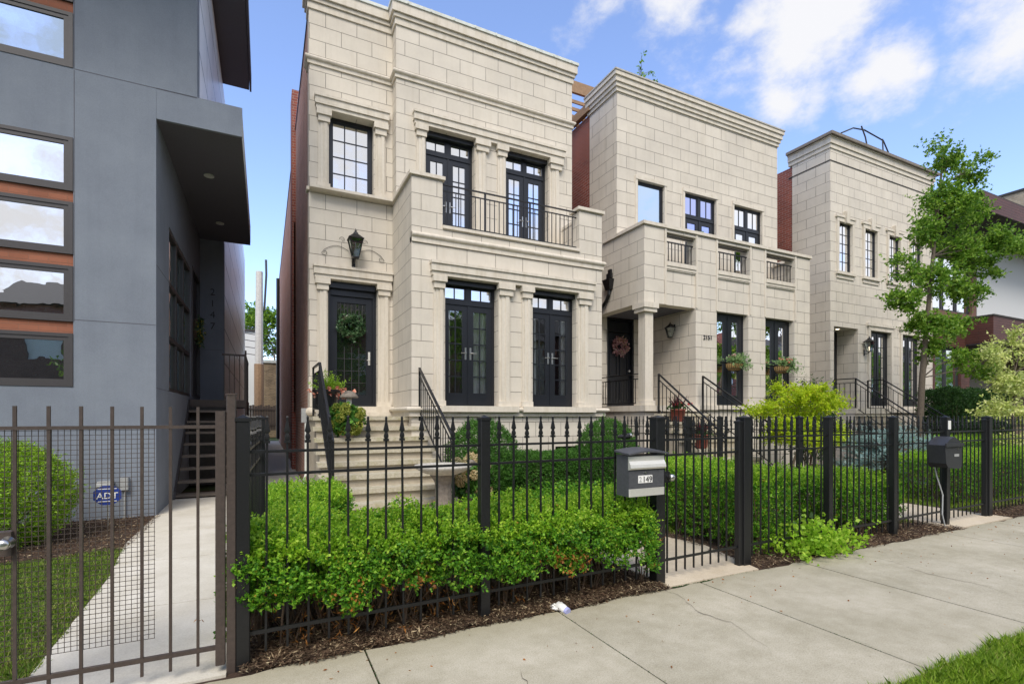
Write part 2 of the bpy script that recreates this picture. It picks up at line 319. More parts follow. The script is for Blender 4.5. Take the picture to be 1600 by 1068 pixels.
# ------------------------------------------------------------------ building helpers
WL = {}          # world position of each object's origin
def Fs(Y):       # a wall facing the street (-Y): (along, out, up)
    return lambda u, o, z: (u, Y - o, z)
def Fw(X):       # a wall facing -X
    return lambda u, o, z: (X - o, u, z)
def Fe(X):       # a wall facing +X
    return lambda u, o, z: (X + o, u, z)
ID = lambda x, y, z: (x, y, z)
class MB:
    def __init__(s): s.v = []; s.f = []
    def add(s, vs, fs):
        n = len(s.v); s.v += vs; s.f += [tuple(i + n for i in f) for f in fs]; return s
    def box(s, a0, a1, b0, b1, c0, c1, F=ID):
        vs = [F(x, y, z) for z in (c0, c1) for y in (b0, b1) for x in (a0, a1)]
        return s.add(vs, [(0, 2, 3, 1), (4, 5, 7, 6), (0, 1, 5, 4), (2, 6, 7, 3), (0, 4, 6, 2), (1, 3, 7, 5)])
    def cbox(s, a0, a1, b0, b1, c0, c1, F=ID, ch=.004):        # box with chamfered upright and front edges
        n = len(s.v); m = MB(); pts = []
        prof = [(a0 + ch, b0), (a1 - ch, b0), (a1, b0 + ch), (a1, b1 - ch), (a1 - ch, b1), (a0 + ch, b1), (a0, b1 - ch), (a0, b0 + ch)]
        vs = [F(x, y, z) for z in (c0, c1) for x, y in prof]; k = 8
        return s.add(vs, [tuple(range(k))[::-1], tuple(range(k, 2 * k))] + [(i, (i + 1) % k, (i + 1) % k + k, i + k) for i in range(k)])
    def bar(s, p, q, w, h=None, up=(0, 0, 1)):                 # rectangular bar from p to q
        h = h or w; p = Vector(p); q = Vector(q); d = (q - p).normalized(); up = Vector(up)
        if abs(d.dot(up)) > .99: up = Vector((0, 1, 0))
        a = d.cross(up).normalized() * (w / 2); b_ = a.cross(d).normalized() * (h / 2)
        vs = [tuple(c + a * i + b_ * j) for c in (p, q) for i, j in ((-1, -1), (1, -1), (1, 1), (-1, 1))]
        return s.add(vs, [(0, 1, 2, 3), (7, 6, 5, 4), (0, 4, 5, 1), (1, 5, 6, 2), (2, 6, 7, 3), (3, 7, 4, 0)])
    def tube(s, pts, rad, n=8, caps=True):
        pts = [Vector(p) for p in pts]
        rad = rad if hasattr(rad, '__len__') else [rad] * len(pts)
        base = len(s.v); prev = None
        for i, p in enumerate(pts):
            d = (pts[min(i + 1, len(pts) - 1)] - pts[max(i - 1, 0)]).normalized()
            if prev is None:
                a = d.orthogonal().normalized()
            else:
                a = (prev - d * prev.dot(d)).normalized()
            prev = a; b_ = d.cross(a)
            for k in range(n):
                t_ = 2 * math.pi * k / n; s.v.append(tuple(p + (a * math.cos(t_) + b_ * math.sin(t_)) * rad[i]))
        for i in range(len(pts) - 1):
            for k in range(n):
                s.f.append((base + i * n + k, base + i * n + (k + 1) % n, base + (i + 1) * n + (k + 1) % n, base + (i + 1) * n + k))
        if caps:
            s.f.append(tuple(base + k for k in range(n))[::-1]); s.f.append(tuple(base + (len(pts) - 1) * n + k for k in range(n)))
        return s
    def lathe(s, c, prof, n=20, sx=1, sy=1):                   # prof: (radius, z)
        base = len(s.v)
        for r, z in prof:
            for k in range(n):
                t_ = 2 * math.pi * (k + .5) / n; s.v.append((c[0] + r * math.cos(t_) * sx, c[1] + r * math.sin(t_) * sy, c[2] + z))
        for i in range(len(prof) - 1):
            for k in range(n):
                s.f.append((base + i * n + k, base + i * n + (k + 1) % n, base + (i + 1) * n + (k + 1) % n, base + (i + 1) * n + k))
        s.f.append(tuple(base + k for k in range(n))[::-1]); s.f.append(tuple(base + (len(prof) - 1) * n + k for k in range(n)))
        return s
    def sweep(s, path, prof, closed_ends=True):                # closed profile (out, z) along a plan path with mitred corners; out = right of travel
        P = [Vector((x, y)) for x, y in path]; n = len(prof); base = len(s.v)
        nr = []
        for i in range(len(P) - 1):
            d = (P[i + 1] - P[i]).normalized(); nr.append(Vector((d.y, -d.x)))
        for i, p in enumerate(P):
            if i == 0: m_ = nr[0]
            elif i == len(P) - 1: m_ = nr[-1]
            else:
                m_ = (nr[i - 1] + nr[i]); m_ = m_ / max(.2, m_.dot(nr[i]))
            for o, z in prof: s.v.append((p.x + m_.x * o, p.y + m_.y * o, z))
        for i in range(len(P) - 1):
            for k in range(n):
                s.f.append((base + i * n + k, base + i * n + (k + 1) % n, base + (i + 1) * n + (k + 1) % n, base + (i + 1) * n + k))
        s.f.append(tuple(base + k for k in range(n))); s.f.append(tuple(base + (len(P) - 1) * n + k for k in range(n))[::-1])
        return s
    def panel(s, F, u0, u1, z0, z1, th, holes=()):             # wall with openings
        us = sorted({u0, u1, *[h[0] for h in holes], *[h[1] for h in holes]}); zs = sorted({z0, z1, *[h[2] for h in holes], *[h[3] for h in holes]})
        us = [u for u in us if u0 <= u <= u1]; zs = [z for z in zs if z0 <= z <= z1]
        def full(i, j):
            if i < 0 or j < 0 or i >= len(us) - 1 or j >= len(zs) - 1: return False
            a = (us[i] + us[i + 1]) / 2; b_ = (zs[j] + zs[j + 1]) / 2
            return not any(h[0] < a < h[1] and h[2] < b_ < h[3] for h in holes)
        for i in range(len(us) - 1):
            for j in range(len(zs) - 1):
                if not full(i, j): continue
                a, b_, c, d = us[i], us[i + 1], zs[j], zs[j + 1]
                q = lambda *p: s.add([F(*x) for x in p], [(0, 1, 2, 3)])
                q((a, 0, c), (b_, 0, c), (b_, 0, d), (a, 0, d)); q((a, -th, c), (a, -th, d), (b_, -th, d), (b_, -th, c))
                if not full(i - 1, j): q((a, 0, c), (a, 0, d), (a, -th, d), (a, -th, c))
                if not full(i + 1, j): q((b_, 0, c), (b_, -th, c), (b_, -th, d), (b_, 0, d))
                if not full(i, j - 1): q((a, 0, c), (a, -th, c), (b_, -th, c), (b_, 0, c))
                if not full(i, j + 1): q((a, 0, d), (b_, 0, d), (b_, -th, d), (a, -th, d))
        return s
    def build(s, name, mat, parent=None, loc=None, smooth=False):
        return mkobj(name, np.array(s.v, dtype=np.float64).reshape(-1, 3), s.f, mat, parent, loc, smooth)
def mkmesh(name, v, f, mat, smooth=False):
    me = bpy.data.meshes.new(name)
    if isinstance(f, np.ndarray):
        k = f.shape[1]
        me.vertices.add(len(v)); me.vertices.foreach_set('co', v.astype(np.float32).ravel())
        me.loops.add(f.size); me.loops.foreach_set('vertex_index', f.astype(np.int32).ravel())
        me.polygons.add(len(f)); me.polygons.foreach_set('loop_start', np.arange(0, f.size, k, dtype=np.int32))
        me.update(calc_edges=True)
    else:
        me.from_pydata(v.tolist(), [], f); me.update()
    me.materials.append(MT[mat] if isinstance(mat, str) else mat)
    if smooth: me.polygons.foreach_set('use_smooth', [True] * len(me.polygons))
    return me
def mkobj(name, v, f, mat, parent=None, loc=None, smooth=False):
    if parent is not None: base = WL[parent]
    elif loc is not None: base = Vector(loc)
    else: base = Vector(((v[:, 0].min() + v[:, 0].max()) / 2, (v[:, 1].min() + v[:, 1].max()) / 2, v[:, 2].min()))
    v = v - np.array(base)[None, :]
    o = bpy.data.objects.new(name, mkmesh(name, v, f, mat, smooth)); col.objects.link(o)
    if parent is not None: o.parent = parent
    else: o.location = base
    WL[o] = Vector(base)
    return o
def tag(o, label=None, cat=None, group=None, kind=None):
    if label: o['label'] = label
    if cat: o['category'] = cat
    if group: o['group'] = group
    if kind: o['kind'] = kind
    return o
def thing(name, loc, label, cat, group=None):
    o = bpy.data.objects.new(name, None); o.empty_display_size = .2; col.objects.link(o); o.location = loc; WL[o] = Vector(loc)
    return tag(o, label, cat, group)
def link_mesh(name, me, parent, loc_world, rotz=0):
    o = bpy.data.objects.new(name, me); col.objects.link(o); o.parent = parent; o.location = Vector(loc_world) - WL[parent]; o.rotation_euler = (0, 0, rotz); WL[o] = Vector(loc_world)
    return o
def copy_tree(o, parent=None):
    c = o.copy(); col.objects.link(c)
    if parent is not None: c.parent = parent
    for ch in list(o.children): copy_tree(ch, c)
    return c
def text_verts(s, size, thick=.004):
    cu = bpy.data.curves.new('txt', 'FONT'); cu.body = s; cu.size = size; cu.extrude = thick; cu.align_x = 'CENTER'; cu.resolution_u = 3
    o = bpy.data.objects.new('txt', cu); col.objects.link(o); dg = bpy.context.evaluated_depsgraph_get(); me = o.evaluated_get(dg).to_mesh()
    v = np.array([tuple(x.co) for x in me.vertices]); f = [tuple(p.vertices) for p in me.polygons]
    o.evaluated_get(dg).to_mesh_clear(); bpy.data.objects.remove(o); return v, f
def text_on(name, s, size, F, u, out, z, mat, parent, thick=.004, bold=0, sgn=1):
    v, f = text_verts(s, size, thick)
    w = np.array([F(u + a * sgn, out + c, z + b_) for a, b_, c in v])
    return mkobj(name, w, f, mat, parent)

# ------------------------------------------------------------------ foliage helpers
def unit(a): return a / np.maximum(1e-9, np.linalg.norm(a, axis=-1, keepdims=True))
def sprigs(c, d, n, L, ll, lw, spread=.9, droop=0.0, jit=.5, taper=True):
    """leaf quads along short twigs: c, d (M,3) twig roots and directions"""
    M = len(c); t_ = rng.random((M, n, 1)); Ls = L * (1 - jit + 2 * jit * rng.random((M, 1, 1)))
    p = c[:, None, :] + d[:, None, :] * Ls * t_
    r = unit(rng.normal(size=(M, n, 3)))
    ld = unit(d[:, None, :] * (1 - spread * .5) + r * spread); ld[..., 2] -= droop; ld = unit(ld)
    sd = unit(np.cross(ld, unit(rng.normal(size=(M, n, 3)))))
    nn = np.cross(sd, ld)
    a = ll * (1 - jit + 2 * jit * rng.random((M, n, 1))); w = lw * (1 - jit + 2 * jit * rng.random((M, n, 1))) * .5
    if taper: a = a * (1 - .3 * t_)
    q = np.stack([p, p + ld * a * .45 + sd * w + nn * w * .35, p + ld * a, p + ld * a * .45 - sd * w + nn * w * .35], axis=2)
    return q.reshape(-1, 3)
def leafobj(name, vs, mat, parent=None, loc=None):
    vs = np.concatenate(vs) if isinstance(vs, list) else vs
    f = np.arange(len(vs)).reshape(-1, 4)
    return mkobj(name, vs, f, mat, parent, loc)
def wob(p, s=3.0, ph=0.0):      # smooth pseudo noise, about -1..1
    x, y, z = p[:, 0] * s, p[:, 1] * s, p[:, 2] * s
    return (np.sin(x * 1.7 + y * 1.1 + ph) + np.sin(y * 2.3 - z * 1.9 + ph * 2) + np.sin(z * 2.9 + x * 1.3 + ph * 3) + np.sin((x + y + z) * 3.7 + ph)) / 4
def box_surface(x0, x1, y0, y1, z0, z1, n, bottom=False, r=.12):
    lx, ly, lz = x1 - x0, y1 - y0, z1 - z0
    areas = np.array([lx * ly, lx * lz, lx * lz, ly * lz, ly * lz, (lx * ly * .3 if bottom else 0)])
    k = rng.choice(6, n, p=areas / areas.sum()); a = rng.random(n); b_ = rng.random(n)
    p = np.zeros((n, 3)); nr = np.zeros((n, 3))
    for i in range(6):
        m_ = k == i
        if i in (0, 5): p[m_] = np.stack([x0 + a[m_] * lx, y0 + b_[m_] * ly, np.full(m_.sum(), z1 if i == 0 else z0)], 1); nr[m_] = (0, 0, 1 if i == 0 else -1)
        elif i in (1, 2): p[m_] = np.stack([x0 + a[m_] * lx, np.full(m_.sum(), y0 if i == 1 else y1), z0 + b_[m_] * lz], 1); nr[m_] = (0, -1 if i == 1 else 1, 0)
        else: p[m_] = np.stack([np.full(m_.sum(), x0 if i == 3 else x1), y0 + a[m_] * ly, z0 + b_[m_] * lz], 1); nr[m_] = (-1 if i == 3 else 1, 0, 0)
    lo = np.array([x0, y0, z0]) + r; hi = np.array([x1, y1, z1]) - r; lo[2] = z0
    core = np.clip(p, lo, np.maximum(lo, hi)); dv = p - core; dn = np.linalg.norm(dv, axis=1, keepdims=True)
    rounded = np.where(dn > 1e-6, core + dv / np.maximum(dn, 1e-6) * np.minimum(dn, r), p); nr = np.where(dn > 1e-6, dv / np.maximum(dn, 1e-6), nr)
    return rounded, nr
def hedge(name, box, label, cat, mat='leaf_euonymus', tips='leaf_tips', dens=900, ll=.028, lw=.015, amp=.05, group=None, nl=9, L=.075, ph=0, gaps=.12, brown=0, rmin=.12, undercut=None):
    x0, x1, y0, y1, z0, z1 = box
    th = thing(name, ((x0 + x1) / 2, (y0 + y1) / 2, 0), label, cat, group); phz = ph + 9
    A = (x1 - x0) * (y1 - y0) + 2 * (z1 - z0) * ((x1 - x0) + (y1 - y0)); n = int(A * dens)
    p, nr = box_surface(x0, x1, y0, y1, z0, z1, n, r=rmin)
    w = wob(p, 4.5, ph) * .6 + wob(p, 11, ph + 1) * .4
    keep = (wob(p, 9, ph + 4) > -1 + gaps * 2) | (nr[:, 2] > .5); 
    low = (p[:, 2] - z0) < .14; keep &= ~(low & (wob(p, 7, ph + 2) < .0))
    p[:, 2] += np.where(p[:, 2] > z1 - .15, wob(p * np.array([1, 1, 0]), 3.2, phz) * amp * .7, 0)
    p = p + nr * (w * amp)[:, None] - nr * (rng.random(n) ** 2 * .09)[:, None]
    if undercut is not None: keep &= ~((nr[:, 1] < -.3) & (p[:, 2] < undercut + .10 * wob(p, 4, ph + 6) - .035 * p[:, 0]))
    p, nr, w = p[keep], nr[keep], w[keep]
    d = unit(nr * .8 + np.array([0, 0, .45]) + rng.normal(size=p.shape) * .45)
    top = (nr[:, 2] > .55) | (p[:, 2] > z1 - .10)
    tipm = (top & (rng.random(len(p)) < .8)) | ((rng.random(len(p)) < .07) & (p[:, 2] > (z0 + z1) / 2))
    if tips:
        leafobj('foliage', sprigs(p[~tipm], d[~tipm], nl, L, ll, lw), mat, th)
        leafobj('young_foliage', sprigs(p[tipm], d[tipm], nl, L * 1.1, ll * .95, lw * .95), tips, th)
    else: leafobj('foliage', sprigs(p, d, nl, L, ll, lw), mat, th)
    # inner leaves and twigs
    ni = int(n * .45); fy_ = .17 if undercut else .06; zi = undercut if undercut else z0; q = np.stack([x0 + .06 + rng.random(ni) * (x1 - x0 - .12), y0 + fy_ + rng.random(ni) * (y1 - y0 - .06 - fy_), zi + rng.random(ni) * (z1 - zi - .08)], 1)
    leafobj('inner_foliage', sprigs(q, unit(rng.normal(size=q.shape)), 5, .1, ll * 1.2, lw * 1.2), mat, th)
    mb = MB(); ns = max(6, int((x1 - x0) * (y1 - y0) * 60)); 
    for i in range(ns):
        a = Vector((random.uniform(x0 + .05, x1 - .05), random.uniform(y0 + (.2 if undercut else .08), y1 - .05), 0)); 
        for j in range(3):
            e = a + Vector((random.uniform(-.22, .22), random.uniform(-.22, .22), random.uniform(z1 * .5, z1 * .9)))
            e.x = min(max(e.x, x0 - .02), x1 + .02); e.y = min(max(e.y, y0 - .02), y1 + .02)
            mb.tube([a, a.lerp(e, .5) + Vector((random.uniform(-.04, .04), random.uniform(-.04, .04), 0)), e], [.006, .004, .002], 4, False)
    mb.build('twigs', 'twig', th)
    if brown:
        k = (rng.random(len(p)) < brown) & (p[:, 2] < z0 + (z1 - z0) * .55) & (wob(p, 3, 5) > .15) & (nr[:, 1] < -.4)
        leafobj('withered_leaves', sprigs(p[k] + nr[k] * .03, d[k], 6, .08, ll, lw), 'leaf_brown', th)
    return th
def globe(name, c, r, label, cat, mat='leaf_boxwood', n=2600, ll=.026, lw=.013, sz=1.0, group=None, nl=9, L=.07, amp=.07, ph=0, tips=None, core=True):
    th = thing(name, (c[0], c[1], 0), label, cat, group)
    u = unit(rng.normal(size=(n, 3))); R_ = np.array([r[0], r[1], r[2]])
    w = wob(u * 2, 2.5, ph) * .6 + wob(u * 2, 6, ph) * .4
    p = np.array(c) + u * R_ * (1 + w[:, None] * amp * 2 - (rng.random(n) ** 2 * .16)[:, None])
    p = p[p[:, 2] > .03]; u = unit((p - np.array(c)) / R_)
    d = unit(u * .9 + np.array([0, 0, .35]) + rng.normal(size=p.shape) * .45)
    if tips:
        k = (u[:, 2] > .25) & (rng.random(len(p)) < .7)
        leafobj('foliage', sprigs(p[~k], d[~k], nl, L, ll, lw), mat, th); leafobj('young_foliage', sprigs(p[k], d[k], nl, L, ll, lw), tips, th)
    else: leafobj('foliage', sprigs(p, d, nl, L, ll, lw), mat, th)
    q = np.array(c) + unit(rng.normal(size=(n // 3, 3))) * R_ * (rng.random((n // 3, 1)) ** .5) * .85; q = q[q[:, 2] > .05]
    leafobj('inner_foliage', sprigs(q, unit(rng.normal(size=q.shape)), 6, .1, ll * 1.3, lw * 1.3), mat, th)
    mb = MB()
    for i in range(14):
        e = Vector(c) + Vector((random.uniform(-.7, .7) * r[0], random.uniform(-.7, .7) * r[1], random.uniform(-.2, .6) * r[2]))
        a = Vector((c[0] + random.uniform(-.06, .06), c[1] + random.uniform(-.06, .06), 0)); mb.tube([a, a.lerp(e, .5), e], [.012, .008, .003], 5, False)
    mb.build('twigs', 'twig', th)
    return th
def tree(name, base, trunk, tr, lobes, label, mat, bark='bark', ll=.07, lw=.045, n_per=220, nl=8, L=.22, group=None, gap=.0, limb=.035, droop=.15, spread=.9, sub=9):
    """trunk: list of points above base; lobes: (centre, radii, weight)"""
    th = thing(name, base, label, 'tree', group)
    T = [Vector(base)] + [Vector(p) for p in trunk]; mb = MB()
    k = len(T); mb.tube(T, [tr * (1 - .75 * i / (k - 1)) * (1.25 if i == 0 else 1) for i in range(k)], 10)
    mb.build('trunk', bark, th, smooth=True)
    lb = MB(); tops = []; cs = []; ds = []
    for (c, r, wgt) in lobes:
        c = Vector(c)
        # nearest lower trunk point
        best = max((p for p in T if p.z < c.z - .1), key=lambda p: p.z - .6 * (Vector((p.x, p.y)) - Vector((c.x, c.y))).length, default=T[1])
        mid = best.lerp(c, .5) + Vector((random.uniform(-.1, .1), random.uniform(-.1, .1), .08))
        lb.tube([best, mid, c], [limb, limb * .7, limb * .35], 6, False)
        for s_ in range(int(sub * wgt) + 2):
            u = unit(rng.normal(size=3)); e = c + Vector((u[0] * r[0], u[1] * r[1], u[2] * r[2])) * random.uniform(.45, 1.0)
            m2 = mid.lerp(c, random.random()); m3 = m2.lerp(e, .5) + Vector((0, 0, .06))
            lb.tube([m2, m3, e], [limb * .35, limb * .22, limb * .08], 4, False)
            nn_ = int(n_per * wgt / (sub * wgt + 2) * random.uniform(.6, 1.4))
            rr = min(r) * random.uniform(.35, .6)
            q = np.array(e) + rng.normal(size=(nn_, 3)) * np.array([rr, rr, rr * .55]) * .6
            cs.append(q); ds.append(unit(q - np.array(m3) + rng.normal(size=q.shape) * .3))
            cs.append(np.array([tuple(m2.lerp(e, random.uniform(.3, 1))) for _ in range(max(2, nn_ // 5))])); ds.append(unit(rng.normal(size=(max(2, nn_ // 5), 3))))
    lb.build('branches', bark, th)
    cs = np.concatenate(cs); ds = np.concatenate(ds)
    leafobj('crown', sprigs(cs, ds, nl, L, ll, lw, spread=spread, droop=droop), mat, th)
    return th
# ------------------------------------------------------------------ ground
def struct(o): o['kind'] = 'structure'; return o
def edgeY(x): return 3.33 + .012 * x          # garden edge of the sidewalk
def fenceY(x): return 3.43 + .028 * x         # line of the front fences
MB().box(-300, 300, -300, 400, -.35, -.06).build('ground', 'turf', loc=(0, 0, -.06))['kind'] = 'structure'
mb = MB()                                      # sidewalk: separate slabs with open joints
xs = [-9.9, -8.4, -6.9, -5.4, -3.9, -2.42, -.93, .58, 2.03, 3.54, 4.96, 6.36, 7.85, 9.3, 10.8, 12.3, 13.8, 15.3, 16.8, 18.3, 19.8, 21.3, 22.8, 24.3, 25.8, 27.3, 28.8, 30.3, 40]
for i in range(len(xs) - 1):
    a, b = xs[i] + .006, xs[i + 1] - .006
    dz = random.uniform(-.003, .003)
    n = 14; pts = []
    for k in range(n + 1):
        x = a + (b - a) * k / n; pts.append((x, edgeY(x) + .02 * math.sin(x * 5.1) + .012 * math.sin(x * 17) + random.uniform(-.008, .008)))
    base = [(a + .03 * (b - a) * .0 + (0.0), 1.60), (b, 1.60)]
    poly = [(a, 1.6)] + [(b, 1.6)] + pts[::-1]
    nv = len(poly)
    mb.add([(x, y, dz) for x, y in poly] + [(x, y, -.12) for x, y in poly], [tuple(range(nv)), tuple(range(nv, 2 * nv))[::-1]] + [(k, (k + 1) % nv, (k + 1) % nv + nv, k + nv) for k in range(nv)])
struct(mb.build('sidewalk', 'sidewalk_concrete'))
struct(MB().box(-1.5, 40, 3.0, 12, -.3, -.012).build('planting_soil', 'soil'))
struct(MB().box(-9, -1.45, 6.9, 9.4, -.3, -.010).build('side_bed_soil', 'soil'))
struct(MB().box(-9, -1.1, 3.28, 6.95, -.3, -.014).build('side_lawn_soil', 'turf'))
struct(MB().box(-60, 90, -1.0, 1.59, -.3, -.02).build('parkway_soil', 'turf'))
struct(MB().box(-60, 90, -1.18, -1.0, -.4, -.005).build('kerb', 'old_concrete'))
struct(MB().box(-120, 150, -10.2, -1.18, -.5, -.15).build('road', 'asphalt'))
struct(MB().box(-60, 90, -13.8, -12, -.4, -.0).build('far_sidewalk', 'old_concrete'))
# path beside the grey house
def lx(y): return -1.20 - .10 * (y - 3.4) / 2.5 if y < 5.9 else max(-1.47, -1.30 - .12 * (y - 5.9))
mb = MB(); ys = [3.36, 4.83, 6.36, 7.9, 9.4, 10.95]
for a, b in zip(ys, ys[1:]):
    n = 6
    for k in range(n):
        y0 = a + (b - a) * k / n + (.006 if k == 0 else 0); y1 = a + (b - a) * (k + 1) / n - (.006 if k == n - 1 else 0)
        l0, l1 = lx(y0), lx(y1); r0 = -.20
        mb.add([(l0, y0, .004), (r0, y0, .004), (r0, y1, .004), (l1, y1, .004), (l0, y0, -.1), (r0, y0, -.1), (r0, y1, -.1), (l1, y1, -.1)], [(0, 1, 2, 3), (0, 4, 5, 1), (1, 5, 6, 2), (2, 6, 7, 3), (3, 7, 4, 0)])
mb.box(-.78, -.20, 10.97, 34, -.1, .004)
struct(mb.build('side_path', 'path_concrete'))
struct(MB().box(-.10, .785, 7.3, 34, -.1, .004).build('gangway_path', 'old_concrete'))
def slab(name, poly, z=.004, mat='tan_concrete'):
    n = len(poly); return struct(MB().add([(x, y, z) for x, y in poly] + [(x, y, z - .1) for x, y in poly], [tuple(range(n)), tuple(range(n, 2 * n))[::-1]] + [(k, (k + 1) % n, (k + 1) % n + n, k + n) for k in range(n)]).build(name, mat))
slab('garden_walk', [(3.20, 3.39), (4.36, 3.40), (4.62, 4.35), (4.46, 4.95), (4.1, 5.5), (2.85, 6.6), (2.85, 7.28), (.95, 7.28), (.95, 5.7), (3.2, 4.6)])
slab('neighbour_walk', [(8.35, 3.45), (9.95, 3.47), (9.85, 6.9), (8.3, 6.9)], .006)
slab('far_walk', [(15.9, 3.52), (17.1, 3.53), (17.1, 7.6), (15.9, 7.6)], .006)
slab('pot_paving', [(2.9, 7.6), (3.9, 7.6), (3.9, 8.5), (2.9, 8.5)], .012)

for pts in ([(2.9, 2.15), (3.05, 2.6), (2.98, 2.85), (3.12, 3.2), (3.08, 3.36)], [(5.6, 1.9), (5.72, 2.2), (5.66, 2.6), (5.82, 2.95), (5.78, 3.3)], [(6.9, 2.3), (7.2, 2.36), (7.5, 2.3), (7.8, 2.38)], [(8.6, 1.9), (8.5, 2.5), (8.62, 3.1)], [(1.1, 2.3), (1.3, 2.42), (1.36, 2.7)]):
    vs = []; q = []
    for (x0, y0), (x1, y1) in zip(pts, pts[1:]):
        for k in range(7): q.append((x0 + (x1 - x0) * k / 7 + random.uniform(-.012, .012), y0 + (y1 - y0) * k / 7 + random.uniform(-.012, .012)))
    for i, (x, y) in enumerate(q): w = .0022 * (1 - abs(2 * i / len(q) - 1)) + .0006; vs += [(x - w, y - w, .0055), (x + w, y + w, .0055)]
    struct(MB().add(vs, [(2 * i, 2 * i + 1, 2 * i + 3, 2 * i + 2) for i in range(len(q) - 1)]).build('sidewalk_crack', 'soil'))

# ------------------------------------------------------------------ shared house pieces
def rectframe(mb, F, u0, u1, z0, z1, w, o0, o1, wb=None):
    wb = wb or w
    mb.box(u0, u0 + w, o0, o1, z0, z1, F); mb.box(u1 - w, u1, o0, o1, z0, z1, F)
    mb.box(u0 + w, u1 - w, o0, o1 - .0015, z1 - w, z1, F); mb.box(u0 + w, u1 - w, o0, o1 - .0015, z0, z0 + wb, F)
def muntins(mb, F, u0, u1, z0, z1, nc, nr, w, o0, o1):
    for i in range(1, nc):
        u = u0 + (u1 - u0) * i / nc; mb.box(u - w / 2, u + w / 2, o0, o1, z0, z1, F)
    for j in range(1, nr):
        z = z0 + (z1 - z0) * j / nr; mb.box(u0, u1, o0 + .001, o1 - .001, z - w / 2, z + w / 2, F)
def curtain(parent, F, u0, u1, z0, z1, o, folds=5):
    n = folds * 8; vs = []
    for i in range(n + 1):
        u = u0 + (u1 - u0) * i / n; d = o + .018 * math.sin(i / n * folds * 2 * math.pi) + .006 * math.sin(i * 1.7)
        vs += [F(u, d, z0), F(u, d * 1.0, z1)]
    mb = MB().add(vs, [(2 * i, 2 * i + 2, 2 * i + 3, 2 * i + 1) for i in range(n)])
    return mb.build('curtain', 'curtain_cloth', parent)
def handle(parent, F, u, z, o, side):
    mb = MB(); mb.cbox(u - .018, u + .018, o, o + .012, z - .13, z + .11, F, .003)
    p = [F(u, o + .01, z), F(u, o + .05, z), F(u + side * .03, o + .055, z), F(u + side * .11, o + .05, z - .005)]
    mb.tube(p, [.011, .011, .010, .007], 8)
    return mb.build('door_handle', 'steel', parent, smooth=False)
def window(parent, F, u0, u1, z0, z1, rec, nc=3, nr=4, fw=.055, mat='black_paint', glass='glass_bright', mw=.022, name='window', curt=(), backing=True, deep=.5, sash=.03):
    mb = MB(); rectframe(mb, F, u0, u1, z0, z1, fw, -rec - .06, -rec)
    rectframe(mb, F, u0 + fw, u1 - fw, z0 + fw, z1 - fw, sash, -rec - .05, -rec - .012)
    g0, g1, h0, h1 = u0 + fw + sash, u1 - fw - sash, z0 + fw + sash, z1 - fw - sash
    if nc * nr > 1: muntins(mb, F, g0, g1, h0, h1, nc, nr, mw, -rec - .045, -rec - .022)
    w = mb.build(name, mat, parent)
    MB().box(g0, g1, -rec - .036, -rec - .032, h0, h1, F).build('pane', glass, w)
    for a, b in curt: curtain(w, F, g0 + (g1 - g0) * a, g0 + (g1 - g0) * b, h0 - .04, h1 + .03, -rec - .09)
    if backing: MB().box(u0 - .02, u1 + .02, -rec - deep - .02, -rec - deep, z0 - .02, z1 + .02, F).build('dark_backing', 'interior', w)  # dark sheet added behind the glass in place of an unlit room
    return w
